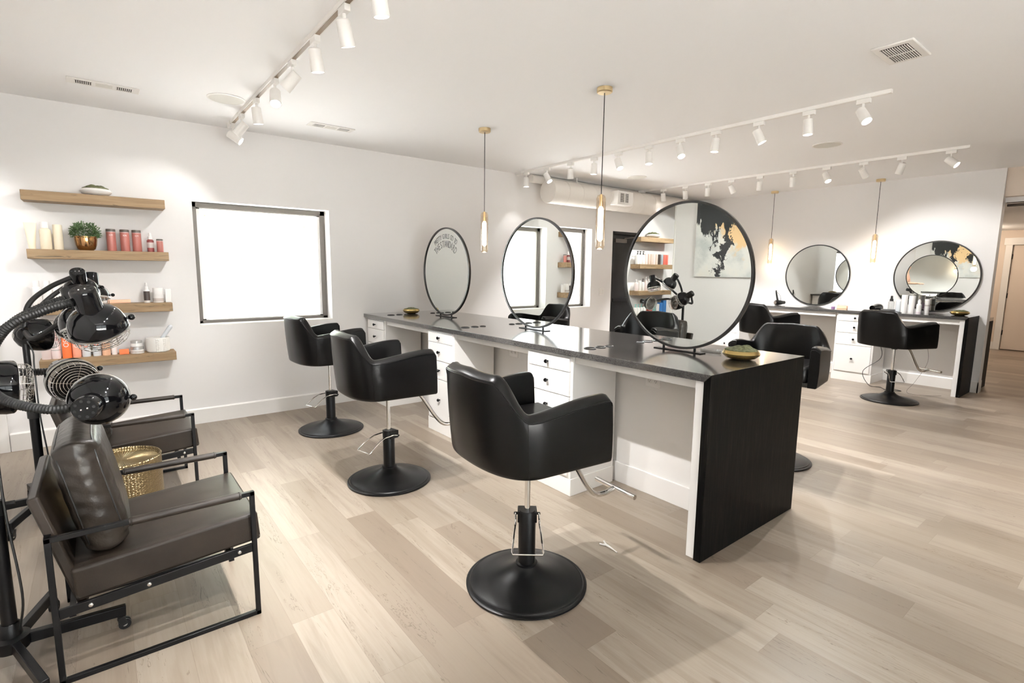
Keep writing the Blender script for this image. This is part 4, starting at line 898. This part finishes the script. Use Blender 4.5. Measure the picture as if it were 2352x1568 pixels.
# ------------------------------------------------------------------ lounge corner
def armchair(loc, label):
    t = thing('lounge_armchair', label, 'armchair', loc, 0, 'brown leather lounge armchairs')
    X, Y, Z, b = .335, .301, .562, .019
    for s in (-1, 1):
        y = s * Y; mb = MB()
        mb.bar((-X, y, b / 2), (X, y, b / 2), b, b).bar((-X, y, Z - b / 2), (X, y, Z - b / 2), b, b)
        mb.bar((-X + b / 2, y, 0), (-X + b / 2, y, Z), b, b, (1, 0, 0)).bar((X - b / 2, y, 0), (X - b / 2, y, Z), b, b, (1, 0, 0))
        fr = mb.build('side_frame', 'blackmetal', t, bevel=.002)
        MB().bar((-X + b, y - s * .001, .268), (X - b, y - s * .001, .312), .014, .036).build('rail', 'blackmetal', fr, bevel=.002)
        mb = MB()
        for u in (.14, .42, .92): xx = -X + b + (2 * X - 2 * b) * u; zz = .268 + .044 * u; mb.lathe([(0, 0), (.008, 0), (.007, .004), (0, .0055)], 12, Matrix.Translation((xx, y + s * .006, zz)) @ Matrix.Rotation(-s * PI / 2, 4, 'X'))
        mb.build('bolt', 'steel', fr)
        MB().tube([(-.095, y, Z - b / 2), (.285, y, Z - b / 2)], .0155, 16).torus((-.088, y, Z - b / 2), .0155, .0025, 'x', 16, 6).torus((.278, y, Z - b / 2), .0155, .0025, 'x', 16, 6).build('arm_wrap', 'brown', t)
    MB().bar((-.28, -Y, .255), (-.28, Y, .255), b, b).bar((X - .1, -Y, .285), (X - .1, Y, .285), b, b).build('cross_bar', 'blackmetal', t)
    # seat cushion, tilted back
    Yc = .288; th = .125
    bm = bmesh.new(); bmesh.ops.create_cube(bm, size=1); bmesh.ops.subdivide_edges(bm, edges=bm.edges, cuts=9, use_grid_fill=True)
    for v in bm.verts:
        x, y, z = v.co * 2; dome = (1 - x * x * .9) * (1 - y * y * .9)
        v.co = Vector((x * .312 + .040, y * Yc, z * th / 2 + (.008 * dome if z > .99 else -.004 * dome if z < -.99 else 0)))
    me = bpy.data.meshes.new('seat'); bm.to_mesh(me); bm.free(); me.materials.append(M['brown'])
    o = bpy.data.objects.new('seat_cushion', me); COL.objects.link(o); o.parent = t; o.location = (0, 0, .370); o.rotation_euler = (0, -math.atan2(.044, .63), 0)
    me.polygons.foreach_set('use_smooth', [True] * len(me.polygons))
    bv = o.modifiers.new('b', 'BEVEL'); bv.width = .022; bv.segments = 4; bv.limit_method = 'ANGLE'; bv.angle_limit = math.radians(50)
    for sy in (-1, 1): MB().tube([(-.25, sy * (Yc - .006), th / 2 - .008), (.335, sy * (Yc - .006), th / 2 - .008)], .0022, 6).build('piping', 'brown', o)
    # reclined back slab
    a, c = Vector((-.230, 0, .275)), Vector((-.338, 0, .705)); d = (c - a).normalized(); nrm = Vector((d.z, 0, -d.x))
    mb = MB(); h = .27
    q = [a, c, c - nrm * .035, a - nrm * .035]
    mb.add([(p.x, -h, p.z) for p in q] + [(p.x, h, p.z) for p in q], [(0, 1, 2, 3), (7, 6, 5, 4), (0, 4, 5, 1), (1, 5, 6, 2), (2, 6, 7, 3), (3, 7, 4, 0)]); mb.build('back_panel', 'brown', t, bevel=.008)
    MB().bar((-.3255, -Y, .5525), (-.3255, Y, .5525), b, b).build('back_bar', 'blackmetal', t)
    # back pillow
    bm = bmesh.new(); bmesh.ops.create_cube(bm, size=1); bmesh.ops.subdivide_edges(bm, edges=bm.edges, cuts=17, use_grid_fill=True)
    PWd, PH, PT = .258, .232, .078
    rn = random.Random(11)
    def shape(x, y, z):      # x thickness, y width, z height, all -1..1
        k = 5.0
        e = (abs(y) ** k + abs(z) ** k); 
        puff = max(0, (1 - abs(y) ** 2.6)) ** .55 * max(0, (1 - abs(z) ** 2.6)) ** .55
        tx = x * (PT * (.86 + .22 * puff))
        sy = 1 - .045 * abs(z) ** 3 - .02 * abs(x); sz = 1 - .05 * abs(y) ** 3 - .02 * abs(x)
        bulge = 1 - .0 * e
        edge = (1 - .10 * x * x)
        return Vector((tx, y * PWd * sy * (.985 if abs(y) > .95 else 1) * (edge if abs(y) > .8 else 1), z * PH * sz * (edge if abs(z) > .8 else 1)))
    for v in bm.verts:
        x, y, z = v.co * 2; v.co = shape(x, y, z); w_ = .004 * math.sin(z * 19 + y * 3) * max(0, abs(y) - .55) * 2; v.co.x += w_; v.co.y += .003 * math.sin(z * 23 + x * 4)
    me = bpy.data.meshes.new('pillow'); bm.to_mesh(me); bm.free(); me.materials.append(M['pillow']); me.polygons.foreach_set('use_smooth', [True] * len(me.polygons))
    o = bpy.data.objects.new('back_pillow', me); COL.objects.link(o); o.parent = t; o.location = (-.196, 0, .650); o.rotation_euler = (0, -math.radians(11), 0)
    sd = o.modifiers.new('s', 'SUBSURF'); sd.levels = 1; sd.render_levels = 2
    for xs_ in (-1, 1):
        pts = []
        for i in range(56):
            a_ = 2 * PI * i / 56; cy, cz = math.cos(a_), math.sin(a_); mm = max(abs(cy), abs(cz)); yy, zz = cy / mm, cz / mm
            l = (abs(yy) ** 9 + abs(zz) ** 9) ** (-1 / 9) if True else 1
            p = shape(xs_ * .80, yy * l, zz * l); p.y *= 1.0; p.z *= 1.0; pts.append(p)
        MB().tube(pts, .003, 6, closed=True).build('piping', 'black', o)
    return t
ac = armchair((.115, 2.629, 0), 'brown leather sled frame armchair nearest the camera')
dup(ac, (.085, 4.157, 0), 0, 'brown leather sled frame armchair behind the brass drum')
t = thing('drum_table', 'hammered brass drum side table between the two armchairs', 'side table', (.022, 3.555, 0))
MB().lathe([(0, .003), (.178, .003), (.186, .006), (.188, .02), (.188, .428), (.190, .436), (.186, .442), (.181, .442), (.177, .436), (.176, .425), (.172, .421)], 72).build('drum', 'hammered', t)
MB().lathe([(0, .4195), (.170, .4195), (.1755, .4225), (.1755, .416), (0, .414)], 64).build('tray_top', 'tray', t)

# hooded heat lamp stands
def corr(pts, r, wob, step=.0045, n=12):
    P = bez(pts, 40); L = [0]
    for a, b in zip(P, P[1:]): L.append(L[-1] + (b - a).length)
    N = int(L[-1] / step); out = []; k = 0
    for i in range(N + 1):
        s = L[-1] * i / N
        while k < len(P) - 2 and L[k + 1] < s: k += 1
        f = (s - L[k]) / max(1e-9, L[k + 1] - L[k]); out.append(P[k].lerp(P[k + 1], f))
    return MB().tube(out, [r + (wob if i % 2 else -wob) for i in range(N + 1)], n)
def heat_lamp(loc, heads, arms, label, legs0):
    t = thing('heat_lamp_stand', label, 'hair dryer stand', loc, 0, 'black heat lamp stands')
    MB().cyl((0, 0, .085), (0, 0, .62), .0235, n=20).build('pole', 'blackmetal', t); MB().cyl((0, 0, .58), (0, 0, 1.10), .0165, n=18).build('inner_pole', 'blackmetal', t)
    MB().lathe([(0, .60), (.029, .60), (.030, .605), (.030, .655), (.025, .66), (0, .66)], 20).cyl((.025, 0, .635), (.055, 0, .635), .008, n=10).build('clamp_collar', 'black', t, bevel=.001)
    MB().lathe([(0, .072), (.052, .072), (.055, .08), (.055, .118), (.034, .125), (.030, .17), (.026, .175), (0, .175)], 28).build('hub', 'blackmetal', t)
    for i in range(5):
        a = math.radians(legs0 + 72 * i); d = Vector((math.cos(a), math.sin(a), 0)); e = d * .345
        lg = MB().bar(d * .03 + Vector((0, 0, .096)), e + Vector((0, 0, .080)), .026, .042).build('leg', 'blackmetal', t, bevel=.003)
        c = d * .325; s = Vector((-d.y, d.x, 0))
        cs = MB().cyl(c + Vector((0, 0, .045)), c + Vector((0, 0, .062)), .012, n=12).bar(c + s * .013 + Vector((0, 0, .056)), c + s * .013 + d * .012 + Vector((0, 0, .02)), .004, .026).bar(c - s * .013 + Vector((0, 0, .056)), c - s * .013 + d * .012 + Vector((0, 0, .02)), .004, .026).build('caster', 'black', lg)
        w = c + d * .012 + Vector((0, 0, .0225)); mb = MB()
        for sg in (-1, 1): mb.cyl(w + s * (sg * .0045), w + s * (sg * .0125), .022, n=22)
        mb.build('wheel', 'rubber', lg)
        MB().cyl(w - s * .0134, w + s * .0134, .009, n=14).build('wheel_hub', 'steel', lg)
    MB().sphere((0, 0, 1.10), .036, 18, (1, 1, 1.15)).build('arm_hub', 'gloss', t)
    mb = MB().tube(bez([(.0, -.02, 1.09), (.03, -.03, 1.0), (.028, -.025, .9), (.03, -.03, .62), (.05, -.05, .3), (.03, -.03, .15)], 8), .004, 6); mb.build('cord', 'black', t)
    for i, (c, ax, kdir) in enumerate(heads):
        ax = Vector(ax).normalized(); q = Vector((0, 0, 1)).rotation_difference(ax).to_matrix().to_4x4(); m4 = Matrix.Translation(Vector(c)) @ q
        egg = i == 4
        hd = MB().lathe([(.078, -.002), (.092, -.004), (.096, 0), (.098, .02), (.095, .055), (.084, .095), (.062, .128), (.032, .148), (0, .154)], 40, m4) if egg else MB().lathe([(.078, -.002), (.088, -.004), (.091, 0), (.091, .012), (.088, .033), (.079, .056), (.064, .074), (.048, .084), (.0395, .088), (.0395, .162), (.036, .168), (0, .168)], 40, m4)
        hood = hd.build('hood', 'gloss', t, ang=40)
        MB().lathe([(.088, -.0045), (.0925, -.004), (.0925, .003), (.088, .003)], 40, m4, closed=True).build('rim', 'steel', hood)
        MB().lathe([(.0, .005), (.04, .004), (.062, .012), (.068, .025), (.05, .05), (0, .06)], 28, m4).build('bulb', 'redglass', hood)
        mb = MB().lathe([(.0, .03), (.086, .0), (.084, -.001)], 36, m4); mb.build('reflector', 'darkhole', hood)
        mb = MB()
        for k in range(7): mb.torus((0, 0, -.044), .010 + .0112 * k, .0011, 'z', 36, 5)
        for zz in (-.036, -.026, -.016, -.006): mb.torus((0, 0, zz), .083, .0011, 'z', 36, 5)
        for k in range(3 if i % 2 else 4):
            a = 2 * PI * k / (3 if i % 2 else 4) + .5; ca, sa = math.cos(a), math.sin(a); mb.tube([(0.006 * ca, .006 * sa, -.045), (.078 * ca, .078 * sa, -.045), (.084 * ca, .084 * sa, -.037), (.085 * ca, .085 * sa, 0)], .0011, 5)
        for k in range(24): a = 2 * PI * k / 24; mb.tube([(.0775 * math.cos(a), .0775 * math.sin(a), -.0435), (.0838 * math.cos(a), .0838 * math.sin(a), -.036), (.0845 * math.cos(a), .0845 * math.sin(a), 0)], .0007, 4)
        mb.xf(m4).build('wire_guard', 'chrome', hood)
        if egg:
            MB().torus((0, 0, .155), .012, .0015, 'z', 20, 6).xf(m4).build('ring_mark', 'steel', hood); continue
        mb = MB()
        for k in range(8): a = 2 * PI * k / 8; mb.lathe([(0, .1684), (.0048, .1684), (.0048, .1688), (0, .1688)], 12, m4 @ Matrix.Translation((0.027 * math.cos(a), 0.027 * math.sin(a), 0)))
        mb.build('vent_hole', 'darkhole', hood)
        mb = MB()
        for sg in (-1, 1): mb.sphere(m4 @ Vector((sg * .009, 0, .168)), .0032, 10)
        mb.build('screw', 'chrome', hood)
        kd = Vector(kdir); kd = (kd - ax * kd.dot(ax)).normalized(); k0 = Vector(c) + ax * .02 + kd * .088
        MB().tube([k0 - kd * .004, k0 + kd * .010], [.006, .004], 10).sphere(k0 + kd * .017, .0115, 14).build('knob', 'gloss', hood)
        a = arms[i]; side = Vector(c) + ax * .128; start = Vector((0, 0, 1.12)); mids = [Vector(p) for p in a[1:]]
        last = mids[-1]; endd = (last - side); endd = (endd - ax * endd.dot(ax)).normalized()
        pts = [start] + mids + [side + endd * .028]
        if a[0]: corr(pts, .0150, .0013).build('flexible_arm', 'rubber', t)
        else: MB().tube(bez(pts, 12), .0135, 14).build('flexible_arm', 'rubber', t)
    return t
HX = (-.36, 2.56)
def loc_of(w, o): return (w[0] - o[0], w[1] - o[1], w[2])
near = [((-.012, 2.43, 1.270), (-.22, -.40, .86), (1, 0, .1)),      # top hood seen from outside
        ((-.050, 2.75, 1.255), (-.25, .25, .93), (1, .1, .1)),
        ((-.118, 2.83, 1.022), (-.28, .92, .20), (1, 0, .25)),
        ((-.030, 2.36, 1.025), (-.24, -.96, .02), (1, -.1, .0)),
        ((-.275, 2.59, 1.058), (-.96, -.22, .10), (0, 0, -1))]
narms = [(True, (-.10 - HX[0] - .16, -.16, 1.285), (.20, -.18, 1.345)), (True, (.08, .10, 1.27), (.17, .18, 1.335)), (True, (.02, .28, 1.10), (.08, .36, 1.06)), (True, (.08, -.20, 1.06), (.19, -.30, 1.03)), (False, (-.06, .09, 1.18), (-.05, .07, 1.12))]
heat_lamp((HX[0], HX[1], 0), [(loc_of(c, HX), a, k) for c, a, k in near], narms, 'black heat lamp stand with hoods behind the nearest armchair', 1)
FX = (-.365, 4.12)
far = [((-.04, 4.37, 1.290), (0, .25, .97), (1, 0, 0)), ((-.09, 4.17, 1.335), (-.05, -.62, .79), (1, .1, .2)), ((-.12, 4.47, 1.066), (-.05, .98, .16), (1, 0, .1)),
       ((-.135, 3.99, 1.150), (-.05, -.86, .50), (1, 0, .2)), ((-.275, 4.20, 1.085), (-.90, -.42, .06), (0, .2, -1))]
farms = [(False, (.08, .14, 1.26), (.20, .22, 1.37)), (False, (.03, .02, 1.27), (.13, .0, 1.37)), (False, (.05, .24, 1.13), (.16, .40, 1.09)), (False, (.05, -.16, 1.09), (.15, -.22, 1.16)), (False, (-.03, .05, 1.17), (-.04, .09, 1.14))]
heat_lamp((FX[0], FX[1], 0), [(loc_of(c, FX), a, k) for c, a, k in far], farms, 'black heat lamp stand with hoods behind the farther armchair', 33)

# painting on the partition
t = thing('painting', 'large abstract canvas in black, gold and white on the partition', 'painting', (PX, 4.37, 1.44))
MB().box(.001, .036, -1.5, 0, 0, 1.2).build('canvas_edge', 'canvas', t, smooth=False); MB().box(.036, .0375, -1.5, 0, 0, 1.2).build('canvas_face', 'art', t, smooth=False)
# white clip dropped on the floor
t = thing('hair_clip', 'small white hair clip lying on the floor by the nearest chair', 'clip', (2.08, 1.755, 0), math.radians(-88))
MB().tube(bez([(-.045, .006, .006), (-.02, .004, .009), (.02, 0, .008), (.055, -.004, .004)], 6), [.003 + .0028 * math.sin(PI * min(1, i / 14)) for i in range(19)], 10).build('clip_jaw', 'whitep', t)
MB().tube(bez([(-.058, .022, .012), (-.04, .014, .010), (-.015, .004, .007)], 6), [.004] * 13, 10).tube([(-.062, -.008, .005), (-.03, 0, .007)], .004, 10).build('clip_lever', 'whitep', t)

# ------------------------------------------------------------------ stylist standing at the far end of the back counter
def skin(name, nodes, edges, m, parent, root=0, sub=2):
    me = bpy.data.meshes.new(name); me.from_pydata([n[0] for n in nodes], edges, []); o = bpy.data.objects.new(name, me); COL.objects.link(o); o.parent = parent
    sk = o.modifiers.new('skin', 'SKIN'); sk.use_smooth_shade = True
    for i, n in enumerate(nodes): d = me.skin_vertices[0].data[i]; d.radius = (n[1], n[2] if len(n) > 2 else n[1]); d.use_root = (i == root)
    sb = o.modifiers.new('sub', 'SUBSURF'); sb.levels = 1; sb.render_levels = sub; me.materials.append(M[m]); return o
t = thing('person', 'dark haired person in a peach top reaching forward, seen in the right wall mirror', 'person', (7.45, 5.10, 0), 0); t.scale = (1.07, 1.07, 1.07)
N = [((0, 0, .97), .12, .10), ((0, .005, 1.12), .115, .085), ((0, -.01, 1.30), .135, .095), ((0, -.02, 1.42), .075, .07), ((0, -.03, 1.50), .048, .048), ((0, -.05, 1.58), .068, .075), ((0, -.055, 1.66), .070, .080), ((0, -.05, 1.705), .045, .05), ((0, -.13, 1.615), .010, .010)]
E_ = [(i, i + 1) for i in range(7)] + [(5, 8)]
for sx in (-1, 1):
    b = len(N); N += [((sx * .155, -.01, 1.385), .050), ((sx * .215, -.07, 1.17), .036), ((sx * .14, -.285, 1.16), .024), ((sx * .125, -.34, 1.165), .030, .014)]; E_ += [(3, b), (b, b + 1), (b + 1, b + 2), (b + 2, b + 3)]
    for k, (dx, dy, dz, l) in enumerate(((.026, -.02, -.01, .030), (.012, -.035, .006, .040), (0, -.038, .008, .044), (-.012, -.035, .006, .040), (-.022, -.028, 0, .032))):
        c = len(N); p = Vector(N[b + 3][0]) + Vector((dx, dy, dz)); q = p + Vector((dx * .4, -l, -.012)); N += [(tuple(p), .0085), (tuple(q), .007), (tuple(q + Vector((0, -l * .35, -.016))), .006)]; E_ += [(b + 3, c), (c, c + 1), (c + 1, c + 2)]
    b = len(N); N += [((sx * .095, 0, .88), .085), ((sx * .10, -.01, .50), .055), ((sx * .10, .02, .10), .038), ((sx * .105, -.13, .035), .034, .026)]; E_ += [(0, b), (b, b + 1), (b + 1, b + 2), (b + 2, b + 3)]
body = skin('body', N, E_, 'skin', t)
TN = [((0, 0, .95), .135, .112), ((0, .005, 1.12), .125, .095), ((0, -.01, 1.30), .145, .105), ((0, -.015, 1.425), .085, .075)]; TE = [(0, 1), (1, 2), (2, 3)]
for sx in (-1, 1): b = len(TN); TN += [((sx * .158, -.01, 1.385), .060), ((sx * .205, -.06, 1.21), .048)]; TE += [(3, b), (b, b + 1)]
skin('top', TN, TE, 'shirt', t)
PN = [((0, 0, .96), .128, .108), ((0, 0, .90), .12, .10)]; PE = [(0, 1)]
for sx in (-1, 1): b = len(PN); PN += [((sx * .10, 0, .82), .092), ((sx * .10, -.01, .50), .064), ((sx * .10, .02, .09), .050)]; PE += [(1, b), (b, b + 1), (b + 1, b + 2)]
skin('trousers', PN, PE, 'cape', t)
MB().sphere((0, -.033, 1.662), .098, 20, (.86, .92, 1.0)).sphere((0, .035, 1.56), .075, 16, (.95, .7, 1.5)).sphere((0, .05, 1.44), .05, 14, (.9, .7, 1.6)).build('hair', 'hair', t)
mb = MB()
for sx in (-1, 1): mb.sphere((sx * .028, -.122, 1.648), .009, 10)
mb.build('eyes', 'black', t); MB().tube([(-.022, -.125, 1.575), (0, -.130, 1.573), (.022, -.125, 1.575)], .005, 8).build('mouth', 'pink', t)

# ------------------------------------------------------------------ light and camera
wd = bpy.data.worlds.new('sky'); SC.world = wd; wd.use_nodes = True
bg = wd.node_tree.nodes['Background']; bg.inputs[0].default_value = (.93, .97, 1.0, 1); bg.inputs[1].default_value = 3.0
sl = bpy.data.lights.new('sun', 'SUN'); sl.energy = 150; sl.angle = math.radians(.6); so = bpy.data.objects.new('sun', sl); COL.objects.link(so); so.rotation_euler = Vector((-.62, -.02, .78)).to_track_quat('Z', 'Y').to_euler()
def portal(x0, x1, y, z0, z1, flip):
    li = bpy.data.lights.new('portal', 'AREA'); li.shape = 'RECTANGLE'; li.size = x1 - x0; li.size_y = z1 - z0; li.cycles.is_portal = True
    o = bpy.data.objects.new('window_portal', li); COL.objects.link(o); o.location = ((x0 + x1) / 2, y, (z0 + z1) / 2); o.rotation_euler = (math.radians(-90 if flip else 90), 0, 0)
for h in WIN: portal(h[0], h[1], W + .25, h[2], h[3], True)
for h in SWIN: portal(h[0], h[1], SOUTH - .19, h[2], h[3], False)
def hall_fill_lamp(x, y, e):  # unseen lamps added to give the hallway warm light
    t = thing('hall_fill_light', 'unseen round ceiling light added to warm the hallway', 'lamp', (x, y, 2.40), 0, 'added hallway lights')
    MB().lathe([(0, -.05), (.12, -.045), (.15, -.02), (.15, 0), (0, 0)], 32).build('shade', mat('hall_fill_shade', (1, .9, .8), .5, emit=(1, .82, .62), estr=2), t)
    li = bpy.data.lights.new('hall_fill', 'POINT'); li.energy = e; li.color = (1, .82, .64); li.shadow_soft_size = .12
    lo = bpy.data.objects.new('hall_fill', li); COL.objects.link(lo); lo.parent = t; lo.location = (0, 0, -.2)
hall_fill_lamp(11.5, .4, 22); hall_fill_lamp(13.2, 2.6, 14)

f, pitch, yaw, roll = 1195.7575, 0.1357, 0.6687, 0.0108
fw = Vector((math.sin(yaw) * math.cos(pitch), math.cos(yaw) * math.cos(pitch), -math.sin(pitch)))
rt = Vector((math.cos(yaw), -math.sin(yaw), 0)); up = rt.cross(fw)
r2 = rt * math.cos(roll) + up * math.sin(roll); u2 = -rt * math.sin(roll) + up * math.cos(roll)
cam = bpy.data.cameras.new('camera'); cam.sensor_width = 36; cam.sensor_fit = 'HORIZONTAL'; cam.lens = f / 2352 * 36; cam.clip_start = .02; cam.clip_end = 200
co = bpy.data.objects.new('camera', cam); COL.objects.link(co)
co.matrix_world = Matrix(((r2.x, u2.x, -fw.x, 0), (r2.y, u2.y, -fw.y, 0), (r2.z, u2.z, -fw.z, 1.5), (0, 0, 0, 1)))
SC.camera = co
vs = SC.view_settings; SC.display_settings.display_device = 'sRGB'; vs.view_transform = 'Standard'; vs.look = 'None'; vs.exposure = 1.27; vs.gamma = 1.0; vs.use_curve_mapping = False
cy = SC.cycles; cy.max_bounces = 10; cy.diffuse_bounces = 6; cy.glossy_bounces = 6; cy.transmission_bounces = 6; cy.transparent_max_bounces = 12; cy.caustics_reflective = False; cy.caustics_refractive = False; cy.sample_clamp_indirect = 6; cy.blur_glossy = 0.5; cy.use_denoising = True
